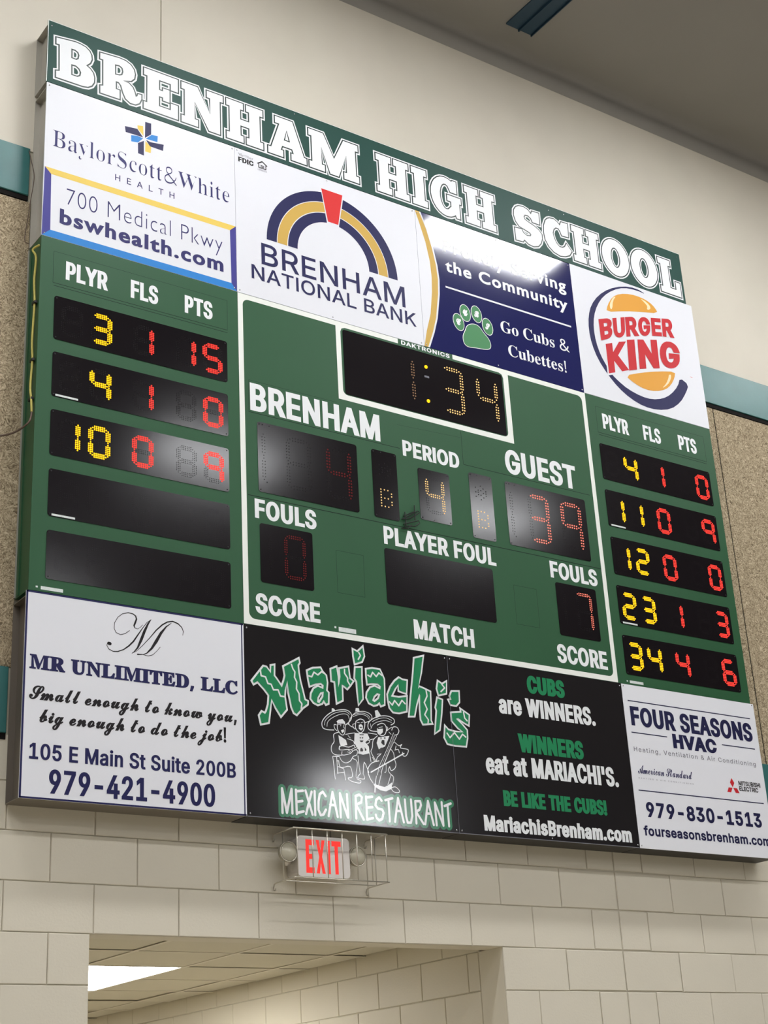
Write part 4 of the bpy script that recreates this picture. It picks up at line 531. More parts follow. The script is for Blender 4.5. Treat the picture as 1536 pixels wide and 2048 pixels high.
CC897*5%6m5(6X5.6G596;5F635V605i625x67605z675k6B5b6R5_6g5d7&5r7?6.7T6J7f6k7r737u7E7t7K7o7H7k7>7j7(7g6l7_6W7S6E7E66746*6}5{6k5y6Z5}6J6,6?6;6:6G6N6W6d6j6y7#73797D7O7T7e7b7z7l847r8E7t8U7r8b7l8j7c8l7U8j7I8c7<8W7-8I6x886i8$6Z7h6M7P6B776:6w646g5m6b5R6f5?6q547+507:517J557X5<7f5D7q5M7y5X8%5c8(5n8%5z7y6)7q6.7g607[6.7Q6)7H5{7A5r7?5m7=5h7<5b7;5Z785P745M705N7,5Q7*5V7)5^7+5m715y7:6+7G637U687f6:7v688)60816$835o815a8+5S7y5F7m5;7^527L5+7;5&|7$6@776E7I6M7[6W7n6e8$6s847)8@788I7F8O7T8Q7`8O7h8H7k8;7g8*7Y7m7E7H6t
CU92765$7$5&6r5/6j5<6h5M6i5[6n5k6v5{7&62756E7A6V7M6g7V6v7_7*7e767i7A7j7K7h7W7`7b7U7g7H7i777g7$7`6k7U6W7H6E78647$6&6l5w6Z5u6J5w6?5}676+61646/6=616F666O6>6X6I6b6U6i6c6p6p6u7#6x706y7;6y7?6x7C6x7H6x7L6y7N6{7O7)7L7.7C7274746{716d7(6N6t6<6c6-6N6#685z6&6#5s6,5k695i6I5k6Y5r6k6$7#63756D7F6W7U6k7c7%7l797s7K7u7h7q8$7e837Q8879867(8/6n8#6X7p6B7`6+7N5l7?5U765E735976527=507L537]5?7m5R8%5n8:668P6^8k729/7e9j7k8e5{8^5n8V5c8Q5X8M5P8G5C8E598F558J538T578d5B8p5M9#5X9?5q9L6#9W6.9f699q6=9v6=9z6<9s679l629f6,9_6$9W5x9N5n9B5c965V8s5?8e558V5,8J5&8@5$825&8&5.7z587w5E7x5J7z5Q7i5>7X507H5(
CB8}7p5$7b5&7W5,7Q557N5A7P5I7S5P7Y5X7`5`7g5f7m5k7s5n7x5o7{5n7}5k7z5h7r5c7i5[7b5S7]5J7[5A7^567f527n547v5:8&5D805P885_8>5n8B6#8D628C6;8A6B8>6G8<6H8*6F8&6G8#6I7{6L7z6O7{6Q8#6T8&6V8+6V8<6T8F6V8O6^8X6i8a6v8f7,8h7;8e7O8Z7]8N7V8D7M8:7@81708&6s7u6V7b6,7K5c725H6o576O5,6+5)5g5,5P565C5E5>5X5A5g5J5s5V5{5g6$5s5}5}5x6)5q6+5h6)5`6#5Y5w5T5p5R5j5R5g5Q5d5Q5^5N5[5H5_5@5f5:5r556(5368566G5=6U5I6d5Z6s5u7.6?7C6c7W7$7k7;8%7M817T8;7Z8E7`8O7d887j7s7l7Y7j7?7e7$7]6f7Q6O7E6=776*6y6#6c6&6U606M6>6K6I6M6V6R6e6[6r6g7$6s7/7&76757:7B7<7H7=7J7B7F7D787A6z786f7*6S6q6E6[6=6E6:626=6#6F5t6S5q6d5t6t6#7+627;6F7K6_7Y6{7f7M7q7x7u8C7r8b7j8r7m8}7n9(7m9)7k9(7h8}7f8o7c9$7Z917P9:7B9=73986{9*6j8l6Z8K6N8b6B8o618t5u8r5g8l5X8c5J8V5>8H54885,8(5&
C,6<594L5>4e5D5%5I5@5M5W5t5W5v5R5p5<5g4}5]4d5S4L
C!6<5S5z5I8@5u8@5k5z|5_4{5T5#5L5)5G515E5>5G5J5L5S5T5W5_5Y5h5W5q5S5v5J5x5>5v515q5)5h5#
C 69
"""
_B = "#$%&()*+,-./0123456789:;<=>?@ABCDEFGHIJKLMNOPQRSTUVWXYZ[]^_`abcdefghijklmnopqrstuvwxyz{}"
_I = {c: i for i, c in enumerate(_B)}
def _n(s, i): return (_I[s[i]] * len(_B) + _I[s[i + 1]] - 1500) / 600
GL = {}
for _l in FONT.strip('\n').split('\n'):
    adv = _n(_l, 2); loops = []
    body = _l[4:]
    if body:
        for seg in body.split('|'):
            loops.append([(_n(seg, i), _n(seg, i + 2)) for i in range(0, len(seg), 4)])
    GL[_l[:2]] = (adv, loops)
GL['II'] = (0.176, [[(0.056, 0.0), (0.056, 0.5087), (0.120, 0.5087), (0.120, 0.0)]])
REF = {'I': 'H', 'G': 'M', 'T': 'B', 'C': 'S', 'P': '&'}
def text_width(font, txt, track):
    w = 0
    for ch in txt:
        k = font + ch
        if k not in GL: k = 'I' + ch
        w += (GL[k][0] if k in GL else 0.25) + track
    return w
def text_loops(font, txt, u0, u1, v0, cap, bold=0.0, boldy=None, track=0.0, ref=None, shear=0.0, _again=False):
    """glyph loops fitted so that the ink runs from u0 to u1, baseline v0, capital height cap"""
    by = bold if boldy is None else boldy
    if bold > 0.0015 and not _again:          # heavy lettering needs room between its letters
        raw = text_width(font, txt, track)
        track += 1.1 * bold * raw / (u1 - u0)
    H = GL[font + (ref or REF[font])][1]; caph = max(p[1] for l in H for p in l)
    x = 0; gs = []
    for ch in txt:
        key = font + ch
        if key not in GL: key = {'T': 'P', 'C': 'I', 'G': 'I'}.get(font, 'I') + ch
        if key not in GL: key = 'I' + ch
        if ch == ' ':
            x += GL[font + ' '][0] + track if (font + ' ') in GL else 0.25; continue
        adv, loops = GL[key]
        gs.append([[(px + x + shear * py, py) for px, py in l] for l in loops]); x += adv + track
    xs = [p[0] for g in gs for l in g for p in l]; a, b = min(xs), max(xs)
    sx = (u1 - u0 - 2 * bold) / (b - a); sy = (cap - 2 * by) / caph
    out = []
    for g in gs:
        g = [[(u0 + bold + (px - a) * sx, v0 + by + py * sy) for px, py in l] for l in g]
        big = max(g, key=lambda l: abs(area(l))); s = 1 if area(big) > 0 else -1
        out.append([inset_poly(l, bold * s, by * s) for l in g])
    return out
def T(parent, font, txt, u0, u1, v0, cap, m, bold=0.0, boldy=None, track=0.0, lay=2, ref=None, shear=0.0, face=FB, name='lettering'):
    gl = text_loops(font, txt, u0, u1, v0, cap, bold, boldy, track, ref, shear)
    if cap >= 0.055 and len(gl) > 1:          # letters big enough to pick apart are parts of their own
        for g in gl: pr('letter', [g], m, parent, lay, face, raw=True)
        return
    o = pr(name, gl, m, parent, lay, face, raw=True); o['kind'] = 'stuff'
    return o
# ================================================================== the setting
XL, XR, YB, ZC = -14.0, 21.0, -26.0, ZB + 5.39
W1, W2 = ZB + 3.217, ZB + 0.31      # mid heights used by bands
DX0, DX1, DH = 0.403, 2.664, ZB - 0.524   # hallway opening
def Zv(v): return ZB + v
b = MB(); b.box(XL, XR, YB, 0.2, -0.1, 0.0); floor = struct(b.build('floor', 'floor_wood'))
b = MB(); b.box(XL, XR, YB, 0.2, ZC + 0.02, ZC + 0.2); ceiling = struct(b.build('ceiling', 'ceiling_vinyl'))
# insulation blanket: hangs a little and rolls over onto the wall
b = MB(); prof = [(0.006, ZC - 0.19), (-0.012, ZC - 0.17), (-0.03, ZC - 0.13), (-0.028, ZC - 0.08), (-0.016, ZC - 0.05), (-0.03, ZC - 0.02), (-0.09, ZC - 0.004), (-0.2, ZC + 0.0), (-1.0, ZC - 0.01), (-2.2, ZC + 0.0), (YB, ZC + 0.0)]
n = len(prof)
for x in (XL, XR):
    for y, z in prof: b.v.append((x, y, z))
for i in range(n - 1): b.f.append((i, n + i, n + i + 1, i + 1)[::-1]); b.m.append(0)
b.build('insulation_blanket', 'ceiling_vinyl', ceiling, True)
# roof purlin
b = MB(); x0, x1, y0, y1 = 3.15, 3.365, -9.0, -0.215
b.box(x0, x1, y0, y1, ZC - 0.012, ZC + 0.018); b.box(x0 + 0.10, x0 + 0.108, y0, y1, ZC - 0.03, ZC - 0.012); b.box(x1 - 0.006, x1, y0, y1, ZC - 0.026, ZC - 0.012)
b.build('roof_beam', 'beam_paint', ceiling)
b = MB(); b.box(XL - 0.2, XL, YB, 0.2, 0, ZC + 0.2); struct(b.build('wall_left', 'far_wall'))
b = MB(); b.box(XR, XR + 0.2, YB, 0.2, 0, ZC + 0.2); struct(b.build('wall_right', 'far_wall'))
b = MB(); b.box(XL, XR, YB - 0.2, YB, 0, ZC + 0.2); struct(b.build('wall_back', 'far_wall'))
# front wall: backing with the opening, then blocks and panels on it
J = 0.007
b = MB()
b.box(XL, DX0, J, 0.2, 0, DH); b.box(DX1, XR, J, 0.2, 0, DH)
b.box(XL, XR, J, 0.135, DH, DH + 0.35); b.box(XL, XR, J, 0.2, DH + 0.35, ZC + 0.2)
wf = struct(b.build('wall_front', 'mortar_paint'))
BW, BH, G = 0.4105, 0.2105, 0.003
mesh_cache = {}
def block(x0, x1, z0, z1, depth=0.19, g=G):
    w, h = round(x1 - x0 - g, 4), round(z1 - z0 - g, 4)
    if w < 0.03: return
    k = (w, h, depth)
    if k not in mesh_cache:
        m = MB().block(0, w, 0, depth, 0, h, 0.003).mesh('block'); m.materials.append(MAT['painted_block']); mesh_cache[k] = m
    o = bpy.data.objects.new('concrete_block', mesh_cache[k]); link(o); o.parent = wf; o.location = (x0 + g / 2, random.uniform(-0.0008, 0.0008), z0 + g / 2)
CJ = 3.49                       # the control joint to the right of the opening
beds = [0.31, 0.107, -0.1035, -0.314, -0.524, -0.735, -0.946, -1.156]
for r in range(len(beds) - 1):
    z1, z0 = Zv(beds[r]), Zv(beds[r + 1])
    off = 0.0085 if r % 2 == 1 else 0.2135
    if r == 0: off = 0.2135
    edges = [off + BW * k for k in range(-4, 15)]
    spans = [(-1.3, DX0), (DX1, CJ), (CJ, 5.7)] if r >= 4 else [(-1.3, CJ), (CJ, 5.7)]
    for a, c in spans:
        e = [a] + [x for x in edges if a + 0.05 < x < c - 0.05] + [c]
        for i in range(len(e) - 1):
            block(e[i], e[i + 1], z0, z1, 0.006 if r < 4 else 0.006, 0.009 if (e[i] == CJ or e[i + 1] == CJ) else G)
# painted blocks far outside the picture stay one surface
b = MB()
b.box(XL, -1.3, 0, J, 0, Zv(0.31)); b.box(5.7, XR, 0, J, 0, Zv(0.31)); b.box(-1.3, DX0, 0, J, 0, Zv(-1.156)); b.box(DX1, 5.7, 0, J, 0, Zv(-1.156))
b.build('block_surface', 'painted_block', wf)
# acoustic wood-wool panels (left of the signs, two to the right) behind the teal bands
for x0, x1 in ((-6.0, -3.6), (-3.6, -1.2), (-1.2, 0.006), (4.60, 4.852), (4.860, 7.2), (7.206, 9.6)):
    MB().block(x0, x1, 0.0, 0.006, Zv(0.612), Zv(3.045), 0.003).build('acoustic_panel', 'wood_wool', wf)
MB().box(4.852, 4.860, 0.004, 0.0068, Zv(0.612), Zv(3.045)).build('panel_joint', 'gap_and_shade', wf)
# upper wall panels with fine vertical seams
for x0, x1 in ((-6.5, -2.926), (-2.92, 0.726), (0.731, 8.03), (8.035, 12.0)):
    MB().block(x0, x1, 0.0, 0.006, Zv(3.35), ZC - 0.1, 0.0015).build('wall_panel', 'wall_panel_paint', wf)
# teal bands
for x0, x1, v0, v1 in ((XL, -0.012, 3.075, 3.358), (4.625, XR, 3.075, 3.358), (XL, -0.012, 0.312, 0.61), (4.66, XR, 0.312, 0.61)):
    t = MB().block(x0, x1, -0.012, 0.006, Zv(v0), Zv(v1), 0.003).build('trim_1', 'teal_paint'); struct(t)
    t.name = 'trim_%d' % (1 + len([o for o in SC.objects if o.name.startswith('trim_') and o is not t]))
    MB().box(x0, x1, -0.004, 0.0065, Zv(v0) - 0.028, Zv(v0) - 0.0005).build('shade_strip', 'gap_and_shade', t)  # dark strip painted in as the shadow line below each band
# ---- hallway behind the opening
HCZ = Zv(-0.42); HX0, HY1 = -0.2, 9.2
b = MB(); b.box(DX1 + 0.006, DX1 + 0.2, 0.2, HY1, 0, HCZ + 0.3); wr = struct(b.build('wall_hallway', 'mortar_paint'))
for r in range(6):
    z1 = Zv(-0.524) - 0.2 * 0 - (r - 1) * 0.1935; z1 = Zv(-0.5225) - (r - 1) * 0.1945
    z0 = z1 - 0.1945
    if r == 0: z1 = HCZ + 0.02
    off = 0.715 if r % 2 == 1 else 0.515
    e = [0.204] + [off + 0.413 * k for k in range(-1, 22) if 0.27 < off + 0.413 * k < HY1 - 0.05] + [HY1]
    for i in range(len(e) - 1):
        w, h = e[i + 1] - e[i] - G, z1 - z0 - G
        k = ('h', round(w, 4), round(h, 4))
        if k not in mesh_cache:
            m = MB().block(0, w, 0, 0.006, 0, h, 0.003).mesh('block'); m.materials.append(MAT['hall_block']); mesh_cache[k] = m
        o = bpy.data.objects.new('concrete_block', mesh_cache[k]); link(o); o.parent = wr
        o.location = (DX1, e[i + 1] - G / 2, z0 + G / 2); o.rotation_euler = (0, 0, -PI / 2)
b = MB(); b.box(DX1, DX1 + 0.006, 0.2, HY1, 0, Zv(-0.5225) - 5 * 0.1945); b.build('block_surface', 'hall_block', wr)
b = MB(); b.box(HX0 - 0.2, HX0, 0.2, HY1, 0, HCZ + 0.3); struct(b.build('wall_hallway_left', 'hall_block'))
b = MB(); b.box(HX0, DX1, HY1, HY1 + 0.2, 0, HCZ + 0.3); struct(b.build('wall_hallway_end', 'hall_block'))
b = MB(); b.box(HX0, DX1, 0.2, HY1, -0.1, 0.0); struct(b.build('floor_hallway', 'floor_wood'))
b = MB(); b.box(HX0, DX1 + 0.1, 0.136, HY1, HCZ + 0.03, HCZ + 0.1); ch = struct(b.build('ceiling_hallway', 'tile_white'))
xs = [HX0, 0.02, 0.62, 1.22, 1.82, 2.42, DX1 - 0.001]
ys = [0.137] + [0.645 + 0.6 * k for k in range(15)]
ys = [y for y in ys if y < HY1] + [HY1]
LX0, LX1, LY = 1.22, 1.82, (1.845, 3.045)
def lit(x, y): return abs(x - LX0) < 0.01 and (LY[0] - 0.01 < y < LY[1] - 0.01 or 5.4 < y < 6.6)
for i in range(len(xs) - 1):
    for j in range(len(ys) - 1):
        if lit(xs[i], ys[j]): continue
        w, h = xs[i + 1] - xs[i] - 0.014, ys[j + 1] - ys[j] - 0.014
        k = ('t', round(w, 4), round(h, 4))
        if k not in mesh_cache:
            m = MB().box(0, w, 0, h, 0.003, 0.018).mesh('tile'); m.materials.append(MAT['tile_white']); mesh_cache[k] = m
        o = bpy.data.objects.new('ceiling_tile', mesh_cache[k]); link(o); o.parent = ch
        o.location = (xs[i] + 0.007, ys[j] + 0.007, HCZ + random.choice((0, 0, 0.002, 0.004))); o.rotation_euler = (random.uniform(-.004, .004), random.uniform(-.003, .003), 0)
for x in xs[1:-1]: MB().box(x - 0.012, x + 0.012, 0.137, HY1, HCZ - 0.001, HCZ + 0.002).box(x - 0.002, x + 0.002, 0.137, HY1, HCZ + 0.002, HCZ + 0.03).build('ceiling_runner', 'grid_white', ch)
for j, y in enumerate(ys[1:-1]):
    b = MB()
    for i in range(len(xs) - 1):
        if abs(xs[i] - LX0) < 0.01 and (abs(y - 2.445) < 0.01 or abs(y - 6.045) < 0.01): continue
        b.box(xs[i] + 0.012, xs[i + 1] - (0.012 if i < len(xs) - 2 else 0), y - 0.012, y + 0.012, HCZ - 0.0005, HCZ + 0.002)
    b.build('ceiling_cross_bar', 'grid_white', ch)
for k, (y0, lab) in enumerate(((LY[0], 'recessed fluorescent panel light in hallway ceiling nearest the opening'), (5.445, 'unseen panel light added deeper in the hallway ceiling to brighten it'))):  # the deeper light is unseen, added to light the hallway
    L = empty('ceiling_light', (1.52, y0 + 0.6, HCZ), lab, 'light', 'hallway ceiling lights')
    x0, x1, y1 = LX0 + 0.006, LX1 - 0.006, y0 + 1.2 - 0.006
    MB().box(x0, x1, y0 + 0.006, y1, HCZ + 0.012, HCZ + 0.029).build('housing', 'fixture_white', L)
    MB().box(x0 + 0.008, x1 - 0.008, y0 + 0.014, y1 - 0.008, HCZ + 0.003, HCZ + 0.008).build('diffuser', 'hall_glow', L)
# unseen gym lamps below the roof, with the far row added for sign glow
hs = {}
for k, (lx, ly) in enumerate(LIGHT_SPOTS):
    lz = ZC - 0.095
    L = empty('gym_light', (lx, ly, lz), 'unseen long white linear high-bay lamp placed flat under the gym roof', 'light', 'gym roof lamps')
    MB().box(lx - 0.68, lx + 0.68, ly - 0.21, ly + 0.21, lz + 0.01, lz + 0.08).build('housing', 'fixture_white', L)
    MB().box(lx - 0.65, lx + 0.65, ly - 0.18, ly + 0.18, lz, lz + 0.009).build('diffuser', 'lamp_glow', L)
# ================================================================== the signs
def screws(parent, pts, m='screw_steel', r=0.0045, face=FB):
    for u, v in pts:
        b = MB(); b.lathe((u, -face, Zv(v)), [(r, 0), (r, 0.0012), (r * 0.6, 0.0026), (0.0005, 0.003)], 8); b.build('screw', m, parent, True)
def sign(name, u0, u1, v0, v1, face_mat, label, group, edge=None, cab='sheet_metal', inset=0.03, left_open=True):
    o = empty(name, ((u0 + u1) / 2, 0, Zv(v0)), label, 'sign', group)
    slab('face_panel', [(u0, v0), (u1, v0), (u1, v1), (u0, v1)], -FB, -FB + 0.006, face_mat, o)
    b = MB(); a0, a1 = u0 + 0.002, u1 - 0.002; yb, yf = -0.001, -FB + 0.0061
    b.box(a0, a1, yf, yb, Zv(v1) - 0.026, Zv(v1) - 0.022); b.box(a0, a1, yf, yb, Zv(v0) + 0.001, Zv(v0) + 0.005)
    b.box(a0 + inset, a0 + inset + 0.004, yf, yb, Zv(v0) + 0.005, Zv(v1) - 0.026)
    b.box(a1 - 0.004 - inset, a1 - inset, yf, yb, Zv(v0) + 0.005, Zv(v1) - 0.026)
    b.box(a0, a0 + 0.03, -0.004, yb, Zv(v0) + 0.005, Zv(v1) - 0.026)
    b.build('cabinet', cab, o)
    return o
# ---- school name header
hd = sign('school_name_sign', 0.0, 4.567, 3.6905, 4.082, 'header_green', 'long dark green header panel reading BRENHAM HIGH SCHOOL above all the sponsor signs', None)
def G_glyph():
    c = (112, 132); o = []
    for k in range(0, 17):
        a = math.radians(62 + (300 - 62) * k / 16); o.append((c[0] + 112 * math.cos(a), c[1] + 139 * math.sin(a)))
    o += [(178, 22), (186, 0), (212, 0), (212, 108), (226, 108), (226, 150), (122, 150), (122, 108), (150, 108), (150, 70)]
    for k in range(0, 13):
        a = math.radians(310 - (310 - 62) * k / 12); o.append((c[0] + 44 * math.cos(a), c[1] + 92 * math.sin(a)))
    o += [(150, 176), (198, 176), (198, 264), (170, 264)]
    return [o]
def ell(cx, cy, rx, ry, n=28, a=0.0): 
    ca, sa = math.cos(a), math.sin(a)
    return [(cx + rx * math.cos(2 * PI * k / n) * ca - ry * math.sin(2 * PI * k / n) * sa, cy + rx * math.cos(2 * PI * k / n) * sa + ry * math.sin(2 * PI * k / n) * ca) for k in range(n)]
SLAB = {
 'I': [[(0,0),(106,0),(106,44),(86,44),(86,220),(106,220),(106,264),(0,264),(0,220),(20,220),(20,44),(0,44)]],
 'H': [[(0,0),(104,0),(104,44),(86,44),(86,112),(142,112),(142,44),(124,44),(124,0),(228,0),(228,44),(208,44),(208,220),(228,220),(228,264),(124,264),(124,220),(142,220),(142,152),(86,152),(86,220),(104,220),(104,264),(0,264),(0,220),(20,220),(20,44),(0,44)]],
 'E': [[(0,0),(200,0),(200,90),(158,90),(158,46),(88,46),(88,112),(112,112),(112,92),(150,92),(150,172),(112,172),(112,152),(88,152),(88,218),(158,218),(158,178),(200,178),(200,264),(0,264),(0,220),(20,220),(20,44),(0,44)]],
 'N': [[(0,0),(100,0),(100,44),(80,44),(80,160),(168,0),(236,0),(236,220),(256,220),(256,264),(156,264),(156,220),(176,220),(176,112),(98,264),(0,264),(0,220),(20,220),(20,44),(0,44)]],
 'A': [[(0,0),(98,0),(98,44),(82,44),(92,74),(158,74),(168,44),(152,44),(152,0),(252,0),(252,44),(236,44),(165,264),(50,264),(50,220),(78,220),(20,44),(0,44)], [(104,116),(146,116),(125,192)]],
 'M': [[(0,0),(104,0),(104,44),(84,44),(84,165),(140,0),(198,0),(256,165),(256,44),(236,44),(236,0),(340,0),(340,44),(320,44),(320,220),(340,220),(340,264),(240,264),(170,112),(100,264),(0,264),(0,220),(20,220),(20,44),(0,44)]],
 'L': [[(0,0),(185,0),(185,110),(145,110),(145,48),(90,48),(90,220),(112,220),(112,264),(0,264),(0,220),(22,220),(22,44),(0,44)]],
 'O': [ell(116, 132, 116, 138, 36), ell(116, 132, 39, 76, 28)],
 'G': G_glyph(), 'B': HB, 'R': HR, 'S': HS, 'C': HC }
HEAD = [('B', .047, 215), ('R', .294, 240), ('E', .549, 203), ('N', .774, 256), ('H', 1.052, 232), ('A', 1.316, 252), ('M', 1.588, 340), ('H', 2.056, 232), ('I', 2.312, 110),
        ('G', 2.452, 226), ('H', 2.712, 232), ('S', 3.098, 220), ('C', 3.340, 222), ('H', 3.580, 230), ('O', 3.832, 236), ('O', 4.088, 236), ('L', 4.345, 185)]
HL = []
for i, (ch, u, w) in enumerate(HEAD):
    g = SLAB[ch]; ww = max(p[0] for l in g for p in l); hh = max(p[1] for l in g for p in l); v = 3.734 - 0.006 * i / 16
    if ch in 'SC': v -= 0.006; 
    L = [[(u + p[0] * w / ww / 1000, v + p[1] / 1000 * (1.0 if hh < 268 or ch in 'OG' else 264 / hh * 1.03)) for p in l] for l in g]
    pr('letter', [L], 'print_white', hd, 6); HL.append(norm(L))
pr('letter_gaps', [grow(L, 0.0076) for L in HL], 'header_line', hd, 4)
pr('letter_outline', [grow(L, 0.0160) for L in HL], 'print_white', hd, 2)
screws(hd, [(3.40, 4.045), (3.53, 4.055), (0.02, 4.05), (1.5, 4.06), (4.54, 4.05)])
MB().box(0, 4.567, -FB - 0.0015, -FB - 0.0002, Zv(4.079), Zv(4.082)).build('edge_strip', 'frame_white', hd)
MB().box(0.0, 0.003, -FB - 0.0015, -FB - 0.0002, Zv(3.69), Zv(4.079)).build('edge_strip', 'frame_white', hd)
# ---- health sponsor
b1 = sign('sponsor_sign', 0.005, 1.098, 2.770, 3.686, 'sign_white', 'white health clinic sign with blue and yellow cross logo and address, top left', 'sponsor signs')
T(b1, 'T', 'BaylorScott&White', 0.048, 1.062, 3.309, 0.097, 'print_indigo', -0.0034, -0.0012)
T(b1, 'I', 'HEALTH', 0.391, 0.731, 3.222, 0.037, 'print_indigo', 0.0003, track=0.42)
pr('frame_band', [[[(0.010, 3.172), (1.098, 3.172), (1.062, 3.137), (0.045, 3.137)]]], 'print_yellow', b1, 1)
pr('frame_band', [[[(0.010, 3.172), (0.045, 3.137), (0.050, 2.812), (0.006, 2.771)]]], 'print_purple', b1, 1)
pr('frame_band', [[[(1.098, 3.172), (1.062, 3.137), (1.066, 2.812), (1.098, 2.771)]]], 'print_purple', b1, 1)
pr('frame_band', [[[(0.006, 2.771), (0.050, 2.812), (1.066, 2.812), (1.098, 2.771)]]], 'print_sky', b1, 1)
T(b1, 'G', '700 Medical Pkwy', 0.130, 1.016, 2.987, 0.094, 'print_indigo', -0.0025, -0.0025, track=0.03)
T(b1, 'G', 'bswhealth.com', 0.097, 1.019, 2.864, 0.088 * 1.0, 'print_indigo', 0.0052, 0.0035, track=0.045, ref='b')
for col, p in CROSS: pr('logo_arm', [[p]], {'purple': 'print_navy', 'sky': 'print_sky', 'yellow': 'print_yellow'}[col], b1, 1, scale=0.001)
screws(b1, [(0.018, 3.67), (1.085, 3.67), (0.02, 2.786), (1.083, 2.787)])
# ---- bank sponsor, left half
b2 = sign('sponsor_sign', 1.100, 2.3195, 2.770, 3.686, 'sign_white', 'white bank sign with a navy and gold rainbow arch and red keystone', 'sponsor signs')
def arc_band(cx, cy, r0, r1, a0, a1, n=26, ky=1.0):
    o = [(cx + r1 * math.cos(math.radians(a0 + (a1 - a0) * k / n)), cy + ky * r1 * math.sin(math.radians(a0 + (a1 - a0) * k / n))) for k in range(n + 1)]
    i = [(cx + r0 * math.cos(math.radians(a0 + (a1 - a0) * k / n)), cy + ky * r0 * math.sin(math.radians(a0 + (a1 - a0) * k / n))) for k in range(n, -1, -1)]
    return [o + i]
AC = (1.7255, 3.154)
for r0, r1, m in ((0.371, 0.435, 'print_navy'), (0.304, 0.3665, 'print_gold'), (0.238, 0.299, 'print_navy')):
    pr('arch_band', [arc_band(*AC, r0, r1, 0, 79.2), arc_band(*AC, r0, r1, 98.6, 180)], m, b2, 1)
pr('keystone', [[[(1.661, 3.611), (1.804, 3.611), (1.766, 3.400), (1.697, 3.400)]]], 'print_red', b2, 2)
T(b2, 'I', 'BRENHAM', 1.254, 2.204, 2.987, 0.134, 'print_navy', 0.0022, 0.0022)
T(b2, 'I', 'NATIONAL BANK', 1.190, 2.273, 2.880, 0.088, 'print_navy', 0.0018, 0.0016)
T(b2, 'T', 'Member', 1.122, 1.217, 3.640, 0.018, 'print_grey', -0.0006, 0)
T(b2, 'I', 'FDIC', 1.122, 1.219, 3.601, 0.032, 'print_black', 0.003, 0.0018)
pr_polys('housing_mark', stroke([(1.246, 3.632), (1.275, 3.652), (1.304, 3.632)], 0.007) + stroke([(1.252, 3.63), (1.252, 3.607), (1.298, 3.607), (1.298, 3.63)], 0.005) + stroke([(1.266, 3.624), (1.285, 3.624)], 0.005) + stroke([(1.266, 3.615), (1.285, 3.615)], 0.005), 'print_black', b2, 2)
T(b2, 'I', 'LENDER', 1.246, 1.304, 3.588, 0.010, 'print_grey', 0.0)
screws(b2, [(1.115, 3.672), (1.7, 3.672), (2.3, 3.672), (1.115, 2.785), (1.7, 2.785), (2.3, 2.785)])
# ---- bank sponsor, right half
b3 = sign('sponsor_sign', 2.3205, 3.5295, 2.770, 3.686, 'navy_panel', 'navy blue bank sign with a green paw print and lamp glare across its top', 'sponsor signs')
GL_ = [(2.299, 3.686), (2.349, 3.599), (2.383, 3.483), (2.405, 3.358), (2.410, 3.250), (2.404, 3.150), (2.382, 2.999), (2.345, 2.877), (2.305, 2.771)]
GR_ = [(2.350, 3.686), (2.395, 3.577), (2.428, 3.453), (2.448, 3.345), (2.455, 3.250), (2.448, 3.148), (2.420, 2.983), (2.389, 2.880), (2.347, 2.771)]
W_ = [(u + 0.012, v) for u, v in GR_]
pr('white_field', [[[(2.3205, 3.6855)] + W_ + [(2.3205, 2.771)]]], 'sign_white', b3, 1)
pr('gold_curve', [[[(max(u, 2.3207), v) for u, v in GR_] + [(max(u, 2.3207), v) for u, v in GL_[::-1]]]], 'print_gold', b3, 2)
T(b3, 'G', 'Proudly Serving', 2.511, 3.476, 3.462, 0.086, 'print_white', 0.0038, 0.0030, lay=2, track=0.04)
T(b3, 'G', 'the Community', 2.519, 3.470, 3.326, 0.082, 'print_white', 0.0038, 0.0030, lay=2, track=0.04, ref='h')
pr('rule', [[[(2.508, 3.211), (3.483, 3.211), (3.483, 3.2225), (2.508, 3.2225)]]], 'print_white', b3, 2)
P = [(x / 1000, y / 1000) for x, y in PAW_PAD]
# soften the pad outline by corner cutting
def smooth(l, n=2):
    for _ in range(n):
        q = []
        for i in range(len(l)):
            a, c = l[i], l[(i + 1) % len(l)]
            q += [(a[0] * .75 + c[0] * .25, a[1] * .75 + c[1] * .25), (a[0] * .25 + c[0] * .75, a[1] * .25 + c[1] * .75)]
        l = q
    return l
P = smooth(P); pr('paw_pad', [grow([P], 0.004)], 'print_white', b3, 2); pr('paw_pad', [[P]], 'print_paw', b3, 3)
for (c, t, s), ch in zip(PAW_TOES, 'CUBS'):
    cx, cy = c[0] / 1000, c[1] / 1000; ry = math.hypot(t[0] - c[0], t[1] - c[1]) / 1000; a = math.atan2(-(t[0] - c[0]), t[1] - c[1]) * 0.8
    rx = 0.037; ry = 0.054
    pr('paw_toe', [[ell(cx, cy, rx + 0.004, ry + 0.004, 20, a)]], 'print_white', b3, 2); pr('paw_toe', [[ell(cx, cy, rx, ry, 20, a)]], 'print_paw', b3, 3)
    T(b3, 'C', ch, cx - 0.018, cx + 0.018, cy - 0.021, 0.044, 'print_white', 0.0022, lay=4, ref=ch)
T(b3, 'T', 'Go Cubs &', 2.905, 3.447, 3.026, 0.076, 'print_white', 0.0, lay=2)
T(b3, 'T', 'Cubettes!', 2.948, 3.403, 2.874, 0.076, 'print_white', 0.0, lay=2)
screws(b3, [(2.335, 3.672), (2.93, 3.672), (3.515, 3.672), (2.335, 2.785), (2.86, 2.785), (3.515, 2.785)])
